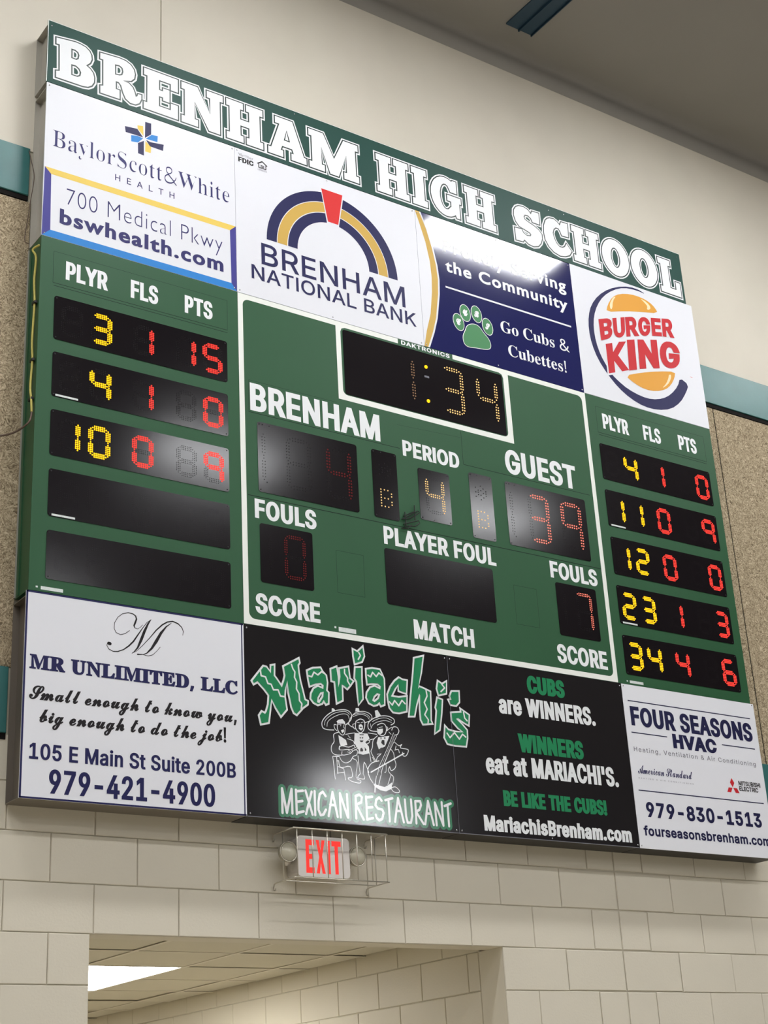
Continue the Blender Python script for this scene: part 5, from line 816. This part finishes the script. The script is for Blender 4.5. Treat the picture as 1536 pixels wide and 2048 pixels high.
# ---- burger sponsor
b4 = sign('sponsor_sign', 3.531, 4.614, 2.770, 3.689, 'sign_white', 'white burger restaurant sign with orange bun halves and a blue crescent, top right', 'sponsor signs')
S_ = lambda L: [(x / 1000, y / 1000) for x, y in L]
pr('logo_crescent', [[smooth(S_(SWOOSH), 1)]], 'print_navy', b4, 1)
pr('logo_bun', [[smooth(S_(BUN_TOP), 1)]], 'print_orange', b4, 2); pr('logo_bun', [[smooth(S_(BUN_BOT), 1)]], 'print_orange', b4, 2)
pr('logo_highlight', [[smooth(S_(l), 1)] for l in BUN_SHINE], 'print_cream', b4, 3)
def quad_glyph(ch, q, bold):
    bl, br, tl, tr = [(x / 1000, y / 1000) for x, y in q]
    g = text_loops('I', ch, 0, 1, 0, 1, bold[0], bold[1], ref=ch)[0]
    f = lambda s, t: tuple((bl[i] * (1 - s) + br[i] * s) * (1 - t) + (tl[i] * (1 - s) + tr[i] * s) * t for i in (0, 1))
    return [[f(*p) for p in l] for l in g]
for k, (ch, q) in enumerate(BURGER_LETTERS):
    bo = (0.10, 0.06) if ch not in 'I' else (0.0, 0.0)
    g = quad_glyph(ch, q, bo)
    lt = pr('letter', [g], 'print_crimson', b4, 5, raw=True)
    if k == 6: pr('letter_outline', [grow(g, 0.012)], 'sign_white', lt, 3)
T(b4, 'I', 'TM', 4.50, 4.52, 3.12, 0.006, 'print_red', 0.0003)
# ---- repair sponsor, bottom left
b5 = sign('sponsor_sign', -0.002, 1.098, 0.000, 0.926, 'sign_white', 'white sign with a looping letter M, navy phone number and navy edge, bottom left', 'sponsor signs', cab='cabinet_metal')
for a in ([(0, .0), (1.096, .0), (1.096, .008), (0, .008)], [(0, .918), (1.096, .918), (1.096, .926), (0, .926)], [(-.002, .0), (.007, .0), (.007, .926), (-.002, .926)], [(1.084, 0), (1.090, 0), (1.090, .926), (1.084, .926)]):
    pr('edge_line', [[a]], 'print_navy', b5, 1)
pr_polys('monogram', [p for s in SWASH for p in stroke(s, 0)], 'print_black', b5, 2, scale=0.001)
T(b5, 'T', 'MR UNLIMITED, LLC', 0.024, 1.060, 0.568, 0.066, 'print_navy', 0.0040, 0.0028)
T(b5, 'C', 'Small enough to know you,', 0.027, 1.052, 0.432, 0.063, 'print_black', 0.0022, 0.0018)
T(b5, 'C', 'big enough to do the job!', 0.078, 0.995, 0.333, 0.063, 'print_black', 0.0022, 0.0018)
T(b5, 'I', '105 E Main St Suite 200B', 0.037, 1.043, 0.170, 0.070, 'print_navy', 0.0032, 0.0022)
T(b5, 'I', '979-421-4900', 0.130, 0.933, 0.028, 0.104, 'print_navy', 0.0050, 0.0036, ref='4')
# ---- restaurant sponsor, two black panels
b6 = sign('sponsor_sign', 1.100, 2.3175, -0.001, 0.926, 'black_panel', 'black restaurant sign with zigzag green lettering and a white line drawing of three musicians', 'sponsor signs', cab='cabinet_black')
b7 = sign('sponsor_sign', 2.3205, 3.553, -0.001, 0.926, 'black_panel', 'black restaurant sign with stacked green and white block lettering about winners', 'sponsor signs', cab='cabinet_black')
ML = [norm([[(x / 1000, y / 1000) for x, y in l] for l in g]) for g in MAR_LETTERS]
for k, g in enumerate(ML): pr('letter', [g], 'gloss_kelly', b6 if k < 10 else b7, 5)
pr('letter_outline', [grow(g, 0.0095) for g in ML[:10]], 'gloss_white', b6, 2)
pr('letter_outline', [grow(g, 0.0095) for g in ML[10:]], 'gloss_white', b7, 2)
for k, z in enumerate(MAR_ZIGZAGS):
    pr_polys('zigzag_line', stroke(z, 8.0, cap=False), 'gloss_white', b7 if k >= 9 else b6, 6, scale=0.001)
pr_polys('lettering_halo', [p for s in MEX_STROKES for p in stroke(s, 42)], 'gloss_halo', b6, 2, scale=0.001)
pr_polys('lettering', [p for s in MEX_STROKES for p in stroke(s, 12.5)], 'gloss_white', b6, 4, scale=0.001)
def soften(q, n=3):
    if len(q) < 3: return q
    P_ = [q[0]] + list(q) + [q[-1]]; out = []
    for i in range(1, len(P_) - 2):
        p0, p1, p2, p3 = P_[i - 1:i + 3]
        for k in range(n):
            t_ = k / n
            out.append(tuple(0.5 * (2 * p1[c] + (p2[c] - p0[c]) * t_ + (2 * p0[c] - 5 * p1[c] + 4 * p2[c] - p3[c]) * t_ ** 2 + (3 * p1[c] - p0[c] - 3 * p2[c] + p3[c]) * t_ ** 3) for c in (0, 1)))
    return out + [P_[-1]]
pr('musicians_drawing', [[p] for w, q in BAND_STROKES for p in stroke(soften(q), w * 1.3)] + [[l] for l in BAND_FILLS], 'gloss_white', b6, 3, scale=0.001)
for l in BAND_DARKS: pr('drawing_detail', [[l]], 'gloss_ink', b6, 5, scale=0.001)
T(b7, 'I', 'CUBS', 2.852, 3.119, 0.789, 0.099, 'gloss_kelly', 0.0095, 0.006)
T(b7, 'I', 'are WINNERS.', 2.643, 3.326, 0.655, 0.102, 'gloss_white', 0.0072, 0.005)
T(b7, 'I', 'WINNERS', 2.757, 3.212, 0.456, 0.100, 'gloss_kelly', 0.0085, 0.006)
T(b7, 'I', "eat at MARIACHI'S.", 2.523, 3.449, 0.324, 0.106, 'gloss_white', 0.0072, 0.005)
T(b7, 'I', 'BE LIKE THE CUBS!', 2.622, 3.339, 0.160, 0.082, 'gloss_kelly', 0.0075, 0.0045)
T(b7, 'I', 'MariachisBrenham.com', 2.482, 3.500, 0.024, 0.080, 'gloss_white', 0.0065, 0.0045)
screws(b6, [(1.115, 0.91), (2.303, 0.912), (1.115, 0.014), (2.303, 0.014)]); screws(b7, [(2.336, 0.912), (2.336, 0.014), (2.93, 0.012), (3.54, 0.014), (3.54, 0.912)])
pr('panel_edge', [[[(1.1, -0.001), (3.553, -0.001), (3.553, 0.002), (1.1, 0.002)]]], 'print_grey', b6, 1)
pr('panel_edge', [[[(2.3165, 0), (2.3185, 0), (2.3185, 0.925), (2.3165, 0.925)]]], 'print_grey', b6, 7)
# ---- heating sponsor
b8 = sign('sponsor_sign', 3.555, 4.634, -0.001, 0.927, 'sign_white', 'white heating company sign with navy rules and two maker logos, bottom right', 'sponsor signs', cab='cabinet_black')
N_ = 'print_dark_navy'
for u0, u1, v in ((3.590, 4.588, 0.832), (3.591, 3.868, 0.648), (4.312, 4.592, 0.646), (3.593, 4.598, 0.320)):
    pr('rule', [[[(u0, v - .003), (u1, v - .003), (u1, v + .003), (u0, v + .003)]]], N_, b8, 1)
T(b8, 'I', 'FOUR SEASONS', 3.599, 4.587, 0.689, 0.112, N_, 0.0085, 0.0055)
T(b8, 'I', 'HVAC', 3.909, 4.262, 0.5875, 0.084, N_, 0.0095, 0.0055)
T(b8, 'I', 'Heating, Ventilation & Air Conditioning', 3.594, 4.578, 0.540, 0.026, 'print_grey', 0.0004, 0.0002, track=0.1)
T(b8, 'C', 'American Standard', 3.606, 4.030, 0.416, 0.048, 'print_navy', 0.0006, 0.0002, ref='A')
T(b8, 'I', 'HEATING & AIR CONDITIONING', 3.604, 4.033, 0.386, 0.007, 'print_grey', 0.0, track=0.35)
for p in (((4.353, 0.452), (4.371, 0.424), (4.353, 0.397), (4.335, 0.424)), ((4.350, 0.394), (4.334, 0.366), (4.302, 0.366), (4.318, 0.394)), ((4.356, 0.394), (4.388, 0.394), (4.404, 0.366), (4.372, 0.366))):
    pr('logo_diamond', [[list(p)]], 'print_crimson', b8, 1)
T(b8, 'I', 'MITSUBISHI', 4.407, 4.590, 0.4135, 0.0265, 'print_black', 0.0012)
T(b8, 'I', 'ELECTRIC', 4.407, 4.566, 0.382, 0.0265, 'print_black', 0.0012)
T(b8, 'I', '979-830-1513', 3.634, 4.556, 0.174, 0.084, N_, 0.0055, 0.0045, ref='1', track=0.02)
T(b8, 'I', 'fourseasonsbrenham.com', 3.596, 4.606, 0.070, 0.056, N_, 0.0030, 0.0028, ref='f')
screws(b8, [(3.568, 0.915), (4.620, 0.918), (3.568, 0.012), (4.62, 0.012)])
# ================================================================== scoreboards
def led_segment(cx, cy, L, cols, pitch, cp, horiz):
    """dots of one segment: pointed ends, centre column longest"""
    pts = []
    if cols == 3: n = max(2, int(round(L / pitch))); rows = [(-cp, n - 2), (0, n), (cp, n - 2)]
    elif cols == 2:
        n = max(2, int(round(L / pitch)) - 2); rows = [(-cp / 2, n), (cp / 2, n)]
        for s in (-1, 1): pts.append((0, s * (n + 1) / 2 * pitch))
    else: n = max(2, int(round(L / pitch))); rows = [(0, n)]
    for off, m in rows:
        for k in range(m): pts.append((off, (k - (m - 1) / 2) * pitch))
    return [((cx + b_, cy + a_) if horiz else (cx + a_, cy + b_)) for a_, b_ in pts]
SEG = {'0': 'abcdef', '1': 'bc', '2': 'abged', '3': 'abgcd', '4': 'fgbc', '5': 'afgcd', '6': 'afgedc', '7': 'abc', '8': 'abcdefg', '9': 'abcfg', ' ': '', '!': 'bc'}
def digit(parent, u0, v0, w, h, ch, lit, cols=3, pitch=0.0098, cp=0.0092, r=0.0046, sw=0.027, only=None, y=FB, off=0.55):
    """one seven-segment digit; u0, v0 lower-left corner of the lit outline"""
    on = SEG[ch]; b = MB()
    cxl, cxr = u0 + sw / 2, u0 + w - sw / 2
    zt, zm, zb_ = v0 + h - sw / 2, v0 + h / 2, v0 + sw / 2
    Lh, Lv = w - sw * 1.25, (h - sw) / 2 - sw * 0.22
    S = {'a': ((cxl + cxr) / 2, zt, Lh, 1), 'g': ((cxl + cxr) / 2, zm, Lh, 1), 'd': ((cxl + cxr) / 2, zb_, Lh, 1),
         'f': (cxl, (zt + zm) / 2, Lv, 0), 'b': (cxr, (zt + zm) / 2, Lv, 0), 'e': (cxl, (zb_ + zm) / 2, Lv, 0), 'c': (cxr, (zb_ + zm) / 2, Lv, 0)}
    for s, (cx, cy, L, hz) in S.items():
        if only and s not in only: continue
        mi = 1 if s in on else 0
        for (x, z) in led_segment(cx, cy, L, cols, pitch, cp, hz):
            n = len(b.v); yy = -(y + 0.0022); rr = r * (1.0 if mi else off)
            K = 6
            b.v += [(x + rr * math.cos(2 * PI * k / K), yy, Zv(z) + rr * math.sin(2 * PI * k / K)) for k in range(K)]
            b.v += [(x + rr * .55 * math.cos(2 * PI * k / K), yy - rr * 0.6, Zv(z) + rr * .55 * math.sin(2 * PI * k / K)) for k in range(K)]
            for k in range(K):
                k2 = (k + 1) % K; b.f.append((n + k, n + k2, n + K + k2, n + K + k)); b.m.append(mi)
            b.f.append(tuple(n + K + k for k in range(K))); b.m.append(mi)
    o = b.build('digit', ['led_off', lit], parent)
    return o
def display(parent, u0, u1, v0, v1, r=0.014, tilt=0.0, m='mask_black'):
    p = slab('display_panel', rrect(u0, u1, v0, v1, r), -FB - 0.002, -FB + 0.004, m, parent)
    return p
def dscrew(p, pts):
    for u, v in pts:
        b = MB(); b.lathe((u, -FB - 0.002, Zv(v)), [(0.0035, 0), (0.0035, 0.001), (0.001, 0.0018)], 7); b.build('screw', 'screw_dark', p)
def board(name, u0, u1, label, cat='scoreboard'):
    o = empty(name, ((u0 + u1) / 2, 0, Zv(0.930)), label, cat, 'scoreboards')
    slab('face_panel', [(u0, 0.9285), (u1, 0.9285), (u1, 2.768), (u0, 2.768)], -FB, -FB + 0.004, 'board_green', o)
    b = MB(); b.box(u0 + 0.001, u1 - 0.001, -FB + 0.0041, -0.001, Zv(0.930), Zv(2.7665)); 
    b.build('cabinet', 'green_side', o)
    return o
def seam(parent, pts, w=0.0028): pr_polys('panel_seam', stroke(pts, w, cap=False), 'seam_dark', parent, 0.6)
def stats(side, du, rows, label):
    u0, u1 = (0.006, 1.0995) if side == 'l' else (3.5345, 4.6115)
    o = board('player_stats_board', u0, u1, label)
    k = 0 if side == 'l' else 3.526
    a0, a1 = (0.073, 1.037) if side == 'l' else (3.609, 4.540)
    seam(o, [(a0, 2.697), (a1, 2.697)], 0.0016); seam(o, [(a0, 2.520), (a1, 2.520)]); seam(o, [(a0 + .004, 2.505), (a1, 2.505)]); seam(o, [(a0, 2.697), (a0, 2.520)], 0.0018); seam(o, [(a1, 2.697), (a1, 2.520)], 0.0018)
    for t, (x0, x1) in zip(('PLYR', 'FLS', 'PTS'), ((0.138, 0.360), (0.486, 0.638), (0.789, 0.950)) if side == 'l' else ((3.657, 3.870), (3.997, 4.146), (4.303, 4.462))):
        T(o, 'I', t, x0, x1, 2.556, 0.103, 'print_white', 0.0062, 0.0040)
    p0, p1 = (0.083, 1.032) if side == 'l' else (3.605, 4.545)
    cols = [0.119, 0.273, 0.500, 0.736, 0.888] if side == 'l' else [3.635, 3.790, 4.018, 4.252, 4.404]
    for r, row in enumerate(rows):
        vt = (2.450 if side == 'l' else 2.446) - 0.3052 * r; vb = vt - 0.2370
        d = display(o, p0, p1, vb, vt)
        dscrew(d, [(p0 + .012, vt - .012), (p1 - .012, vt - .012), (p0 + .012, vb + .012), (p1 - .012, vb + .012)])
        for c, ch in enumerate(row):
            lit = 'led_yellow' if c < 2 else 'led_red'
            digit(d, cols[c], vb + 0.031, 0.116, 0.169, ch, lit, off=0.32 if r > 2 or side == 'r' else 0.55)
        if r in (1, 3):
            pr_polys('maker_tag', [[(p0 + .02, vb + .004), (p0 + .135, vb + .004), (p0 + .135, vb + .014), (p0 + .02, vb + .014)]], 'tag_silver', d, 0.4, FB + 0.002)
    x = 0.064 if side == 'l' else 3.625
    pr_polys('maker_tag', [[(x, .938), (x + .106, .938), (x + .106, .954), (x, .954)]], 'tag_silver', o, 1); pr_polys('maker_tag', [[(x - .024, .944), (x - .014, .944), (x - .014, .952), (x - .024, .952)]], 'tag_silver', o, 1)
    return o
lb = stats('l', 0, [' 3115', ' 41 0', '100 9', '     ', '     '], 'tall green player statistics board left of the clock with two dark bottom rows')
rb = stats('r', 0, [' 41 0', '110 9', '120 0', '231 3', '344 6'], 'tall green player statistics board at the right with all five rows lit')
# side rib of the left board
MB().box(0.0015, 0.0068, -0.045, -0.032, Zv(0.935), Zv(2.76)).build('side_rib', 'green_side', lb)
MB().box(0.0005, 0.0068, -0.006, -0.001, Zv(0.935), Zv(2.76)).build('side_rib', 'sheet_metal', lb)
# ---- centre scoreboard
cb = board('main_scoreboard', 1.101, 3.533, 'wide green centre scoreboard with the game clock, team scores, period and fouls')
def band(loops): pr('white_band', [loops], 'frame_white', cb, 1)
U0, U1, V0, V1 = 1.101, 3.533, 0.930, 2.767; t = 0.030
ins = rrect(U0 + t, U1 - t, V0 + t, V1 - t, 0.035, 6)
# outer frame drawn as four L-shaped runs so that the maker name breaks the top band
def frame_part(pts): band([pts])
frame_part([(U0, V0), (U0, V1), (2.133, V1), (2.133, V1 - t)] + [p for p in ins[7:14]] + [(U0 + t, V0 + t + .035)] + [p for p in ins[14:21]] + [((U0 + U1) / 2, V0 + t), ((U0 + U1) / 2, V0)])
frame_part([((U0 + U1) / 2, V0), ((U0 + U1) / 2, V0 + t)] + [p for p in ins[21:28]] + [p for p in ins[0:7]] + [(2.518, V1 - t), (2.518, V1), (U1, V1), (U1, V0)])
ci = rrect(1.7445, 2.887, 2.3215, V1 - t, 0.030, 6)
pr('white_band', [[[(1.714, V1 - t), (1.714, 2.2885), (2.925, 2.2885), (2.925, V1 - t), (2.887 - .03, V1 - t)] + ci[0:7][::-1][::-1][1:][:0] + [(2.887 - .0088, V1 - t - .0088), (2.887, V1 - t - .03)] + [ci[27 - k] for k in range(0, 7)] + [ci[20 - k] for k in range(0, 7)] + [(1.7445, V1 - t - .03), (1.7445 + .0088, V1 - t - .0088), (1.7445 + .03, V1 - t)]]], 'frame_white', cb, 1)
T(cb, 'I', 'DAKTRONICS', 2.155, 2.497, 2.737, 0.026, 'print_white', 0.0022, 0.0012, track=0.05)
seam(cb, [(1.139, 1.612), (3.50, 1.612)], 0.004); seam(cb, [(1.153, 2.078), (2.099, 2.078)], 0.0032); seam(cb, [(1.155, 2.078), (1.157, 2.262)], 0.002); seam(cb, [(1.157, 2.262), (1.70, 2.262)], 0.0014)
seam(cb, [(2.536, 2.075), (3.478, 2.075)], 0.0032); seam(cb, [(2.535, 2.078), (2.535, 2.28)], 0.0024); seam(cb, [(2.09, 2.22), (2.53, 2.24)], 0.001)
for a in ([(1.652, 1.174), (1.652, 1.404), (1.821, 1.404), (1.818, 1.174), (1.652, 1.174)], [(2.822, 1.176), (2.822, 1.403), (2.986, 1.403), (2.986, 1.176), (2.822, 1.176)]): seam(cb, a, 0.0016)
T(cb, 'I', 'BRENHAM', 1.163, 1.973, 2.090, 0.158, 'print_white', 0.0098, 0.0062)
T(cb, 'I', 'PERIOD', 2.118, 2.506, 2.040, 0.094, 'print_white', 0.0066, 0.0040)
T(cb, 'I', 'GUEST', 2.843, 3.380, 2.089, 0.152, 'print_white', 0.0098, 0.0062)
T(cb, 'I', 'FOULS', 1.176, 1.539, 1.495, 0.104, 'print_white', 0.0072, 0.0044)
T(cb, 'I', 'SCORE', 1.168, 1.540, 0.993, 0.104, 'print_white', 0.0072, 0.0044)
T(cb, 'I', 'PLAYER FOUL', 1.958, 2.712, 1.495, 0.102, 'print_white', 0.0068, 0.0042)
T(cb, 'I', 'MATCH', 2.117, 2.512, 0.995, 0.105, 'print_white', 0.0072, 0.0044)
T(cb, 'I', 'FOULS', 3.104, 3.461, 1.495, 0.101, 'print_white', 0.0070, 0.0044)
T(cb, 'I', 'SCORE', 3.094, 3.466, 0.994, 0.107, 'print_white', 0.0072, 0.0044)
BIG = dict(cols=2, pitch=0.0170, cp=0.0150, r=0.0050, sw=0.030)
ck = display(cb, 1.7585, 2.875, 2.3275, 2.723, 0.012)
digit(ck, 2.082, 2.382, 0.156, 0.290, '1', 'led_amber_dim', only='bc', **BIG)
digit(ck, 2.425, 2.378, 0.158, 0.300, '3', 'led_amber', only='abcdg', **BIG)
digit(ck, 2.672, 2.380, 0.162, 0.298, '4', 'led_amber', only='bcfg', **BIG)
for z in (2.634, 2.418): MB().lathe((2.318, -FB - 0.002, Zv(z)), [(0.011, 0), (0.010, 0.004), (0.006, 0.006)], 10).build('colon_lamp', 'led_yellow', ck)
pr_polys('maker_tag', [[(2.303, 2.566), (2.336, 2.566), (2.336, 2.578), (2.303, 2.578)]], 'print_grey', ck, 0.4, FB + 0.002)
hp = display(cb, 1.201, 1.811, 1.642, 2.033)
digit(hp, 1.190, 1.690, 0.060, 0.300, ' ', 'led_red_dim', only='bc', **BIG)
digit(hp, 1.365, 1.688, 0.160, 0.302, ' ', 'led_red_dim', **BIG)
digit(hp, 1.612, 1.688, 0.162, 0.302, '4', 'led_red_dim', **BIG)
gp_ = display(cb, 2.824, 3.429, 1.644, 2.033)
digit(gp_, 2.815, 1.690, 0.060, 0.300, ' ', 'led_pink', only='bc', **BIG)
digit(gp_, 2.980, 1.690, 0.162, 0.302, '3', 'led_pink', **BIG)
digit(gp_, 3.226, 1.690, 0.164, 0.302, '9', 'led_pink', **BIG)
for p, x in ((hp, 1.201), (gp_, 2.824)): dscrew(p, [(x + .012, 2.02), (x + .03, 2.02), (x + .07, 2.02), (x + .012, 1.655), (x + .05, 1.70)])
fl = display(cb, 1.2015, 1.510, 1.158, 1.471)
SML = dict(cols=2, pitch=0.0125, cp=0.0115, r=0.0040, sw=0.025)
digit(fl, 1.20, 1.198, 0.070, 0.238, ' ', 'led_red_dim', only='bc', **SML)
digit(fl, 1.338, 1.196, 0.132, 0.242, '0', 'led_red_dim', **SML)
fr = display(cb, 3.131, 3.435, 1.157, 1.471)
digit(fr, 3.13, 1.208, 0.070, 0.228, ' ', 'led_red', only='bc', **SML)
digit(fr, 3.272, 1.204, 0.126, 0.232, '7', 'led_pink', **SML)
pf = display(cb, 1.9565, 2.679, 1.160, 1.471)
for x in (2.000, 2.160, 2.345, 2.505): digit(pf, x, 1.198, 0.126, 0.236, ' ', 'led_red', off=0.35, **SML)
pd = display(cb, 2.2095, 2.423, 1.682, 1.987)
digit(pd, 2.252, 1.725, 0.134, 0.222, '4', 'led_amber', cols=2, pitch=0.0140, cp=0.0130, r=0.0042, sw=0.026)
dscrew(pd, [(2.222, 1.975), (2.411, 1.975), (2.222, 1.694), (2.411, 1.694), (2.30, 1.978), (2.30, 1.69)])
DOTS_B = ['1110', '1001', '1001', '1110', '1001', '1001', '1110']
ARROW = ['00100', '10010', '01101', '11011', '01101', '10010', '00100']
def matrix(parent, u0, v0, w, h, rows, m, r=0.0042):
    b = MB(); nr, nc = len(rows), len(rows[0])
    for j, row in enumerate(rows):
        for i, c in enumerate(row):
            if c == '1': b.lathe((u0 + w * i / (nc - 1), -FB - 0.0021, Zv(v0 + h * (1 - j / (nr - 1)))), [(r, 0), (r * .55, r * .6)], 6)
    b.build('digit', m, parent)
for x0, x1, ox, m in ((1.9065, 2.069, 1.9535, 'led_amber'), (2.564, 2.727, 2.609, 'led_amber')):
    p = display(cb, x0, x1, 1.640, 2.034)
    matrix(p, ox + .002, 1.710, 0.068, 0.096, DOTS_B, m)
    matrix(p, ox - .002, 1.880, 0.072, 0.082, ARROW, 'led_off', 0.0038)
    dscrew(p, [(x0 + .012, 2.022), (x1 - .012, 2.022), (x0 + .012, 1.652), (x1 - .012, 1.652), (x0 + .06, 2.024)])
pr_polys('maker_tag', [[(1.647, .966), (1.752, .966), (1.752, .990), (1.647, .990)]], 'tag_silver', cb, 2); pr_polys('maker_tag', [[(1.622, .980), (1.633, .980), (1.633, .990), (1.622, .990)]], 'tag_silver', cb, 2)
# bent black wire caught on the board beside the period digit
wc = MB()
for s in SCRIBBLE: wc.tube([(x / 1000, -FB - 0.007 - 0.004 * (i % 2), Zv(z / 1000)) for i, (x, z) in enumerate(s)], 0.0028, 6)
sc_ = wc.build('wire_clip', 'cable_black'); sc_['label'] = 'bent black wire clip sticking out of the green board beside the period digit'; sc_['category'] = 'wire'
# ---- cables at the left edge
def cat_smooth(pts, n=6):
    out = []
    P_ = [Vector(p) for p in pts]; P_ = [P_[0]] + P_ + [P_[-1]]
    for i in range(1, len(P_) - 2):
        p0, p1, p2, p3 = P_[i - 1:i + 3]
        for k in range(n):
            t_ = k / n
            out.append(0.5 * ((2 * p1) + (-p0 + p2) * t_ + (2 * p0 - 5 * p1 + 4 * p2 - p3) * t_ * t_ + (-p0 + 3 * p1 - 3 * p2 + p3) * t_ ** 3))
    out.append(P_[-2]); return out
cable = empty('power_cable', (-0.01, -0.12, Zv(1.80)), 'thin yellow cable taped down the green side of the left player board', 'cable')
cp = [(0.002, -0.146, 2.714), (-0.020, -0.115, 2.697), (-0.004, -0.121, 2.655), (-0.004, -0.110, 2.534), (-0.003, -0.122, 2.395), (-0.004, -0.112, 2.20), (-0.003, -0.122, 2.091), (-0.008, -0.122, 1.95), (-0.006, -0.134, 1.88), (-0.003, -0.138, 1.809)]
MB().tube(cat_smooth([(x, y, Zv(z)) for x, y, z in cp]), 0.0055, 8).build('cable_run', 'cable_yellow', cable, True)
cp = [(-0.003, -0.138, 1.809), (-0.008, -0.14, 1.775), (-0.022, -0.135, 1.744), (-0.058, -0.08, 1.717), (-0.116, -0.03, 1.706), (-0.20, -0.012, 1.70), (-0.6, -0.006, 1.72)]
MB().tube(cat_smooth([(x, y, Zv(z)) for x, y, z in cp]), 0.0048, 8).build('cable_tail', 'cable_brown', cable, True)
b = MB()
for z in (2.40, 2.088, 1.882): b.box(-0.010, 0.004, -0.140, -0.104, Zv(z) - 0.006, Zv(z) + 0.006)
b.build('cable_tie', 'cable_black', cable)
thin = MB().tube(cat_smooth([(-0.022, -0.018, Zv(3.339)), (-0.010, -0.022, Zv(3.28)), (0.004, -0.03, Zv(3.203)), (0.004, -0.03, Zv(3.14)), (-0.004, -0.02, Zv(3.043)), (-0.010, -0.012, Zv(2.95)), (-0.022, -0.01, Zv(2.84)), (-0.02, -0.012, Zv(2.80)), (0.0, -0.02, Zv(2.79))]), 0.0022, 6).build('thin_wire', 'cable_brown', None, True)
thin['label'] = 'thin loose brown wire hanging past the teal band beside the health sign'; thin['category'] = 'wire'
# ================================================================== exit sign and its guard
EXX, EXZ = 1.535, Zv(-0.156)
ex = empty('exit_sign', (EXX, 0, EXZ), 'lit red EXIT sign with two round emergency lamps under the scoreboard', 'exit sign')
def place(mb): return mb
e = slab('housing', rrect(1.398, 1.682, -0.242, -0.062, 0.02), -0.098, -0.0009, 'exit_face', ex)
slab('bezel', rrect(1.392, 1.686, -0.248, -0.0655 + 0.007, 0.022), -0.104, -0.0985, 'exit_face', ex)
def blockE(u0, w, v0, h, ch):
    s = 0.30 * w
    if ch == 'E': return [[(0, 0), (w, 0), (w, h * .17), (s * 1.3, h * .17), (s * 1.3, h * .42), (w * .82, h * .42), (w * .82, h * .57), (s * 1.3, h * .57), (s * 1.3, h * .83), (w, h * .83), (w, h), (0, h)]]
    if ch == 'X': return [[(0, 0), (s * 1.15, 0), (w / 2, h * .32), (w - s * 1.15, 0), (w, 0), (w * .66, h * .5), (w, h), (w - s * 1.15, h), (w / 2, h * .68), (s * 1.15, h), (0, h), (w * .34, h * .5)]]
    if ch == 'I': return [[(0, 0), (w, 0), (w, h), (0, h)]]
    return [[(w / 2 - s / 2 * 1.2, 0), (w / 2 + s / 2 * 1.2, 0), (w / 2 + s / 2 * 1.2, h * .84), (w, h * .84), (w, h), (0, h), (0, h * .84), (w / 2 - s / 2 * 1.2, h * .84)]]
for ch, u, w in (('E', 1.440, 0.046), ('X', 1.497, 0.050), ('I', 1.558, 0.018), ('T', 1.585, 0.052)):
    L = [[(x + u, z - 0.231) for x, z in l] for l in blockE(0, w, 0, 0.156, ch)]
    pr('letter', [L], 'exit_red', ex, 1, face=0.104)
for s, u in ((-1, 1.345), (1, 1.733)):
    v = -0.139
    MB().tube([(u - s * 0.05, -0.035, Zv(v - .03)), (u - s * 0.02, -0.055, Zv(v - .045)), (u - s * .004, -0.07, Zv(v - .02))], 0.012, 8).build('lamp_arm', 'plastic_white', ex, True)
    lp = MB().lathe((u, -0.055, Zv(v)), [(0.015, 0), (0.034, 0.010), (0.046, 0.030), (0.048, 0.044), (0.044, 0.048)], 22).build('lamp_head', 'lamp_shell', ex, True)
    l2 = MB().lathe((u, -0.103, Zv(v)), [(0.043, 0), (0.040, 0.004), (0.02, 0.008), (0.002, 0.009)], 22).build('lens', 'clear_lens', lp, True)
    l3 = MB().lathe((u, -0.1025, Zv(v)), [(0.048, 0), (0.048, 0.006), (0.0445, 0.006), (0.0445, 0.0)], 22).build('lens_ring', 'wire_chrome', lp, True)
gd = empty('wire_guard', (1.578, 0, Zv(-0.27)), 'bent steel wire cage guarding the exit sign, open hooks against the wall', 'guard')
g0, g1, gt, gb, gf, rr = 1.318, 1.838, -0.046, -0.272, -0.200, 0.0032
def hook(u, v, up):
    return [(u, gf, Zv(v)), (u, -0.035, Zv(v)), (u, -0.016, Zv(v - 0.004)), (u, -0.008, Zv(v - 0.018)), (u, -0.012, Zv(v - 0.032)), (u, -0.024, Zv(v - 0.034)), (u, -0.028, Zv(v - 0.024))]
MB().tube([(g0 - .004, gf, Zv(gt)), (g1 + .006, gf, Zv(gt))], rr * 1.15, 8).build('front_rail', 'wire_chrome', gd, True)
MB().tube([(g0 - .004, gf, Zv(gb)), (g1 + .006, gf, Zv(gb))], rr, 8).build('front_rail', 'wire_chrome', gd, True)
MB().tube([(g0, -0.10, Zv(gb)), (g1, -0.10, Zv(gb))], rr * 0.9, 8).build('back_rail', 'wire_chrome', gd, True)
for u in (g0, g1):
    for v in (gt, gb): MB().tube(hook(u, v, 1), rr, 8).build('side_arm', 'wire_chrome', gd, True)
    MB().tube([(u, -0.10, Zv(gt)), (u, -0.10, Zv(gb))], rr * 0.85, 8).build('upright', 'wire_chrome', gd, True)
for i in range(7):
    u = g0 + 0.018 + (g1 - g0 - 0.022) * i / 6
    MB().tube([(u, gf + 0.003, Zv(gt)), (u, gf + 0.003, Zv(gb))], rr * 0.85, 8).build('upright', 'wire_chrome', gd, True)
# names: parts may share a plain name; Blender numbers the repeats
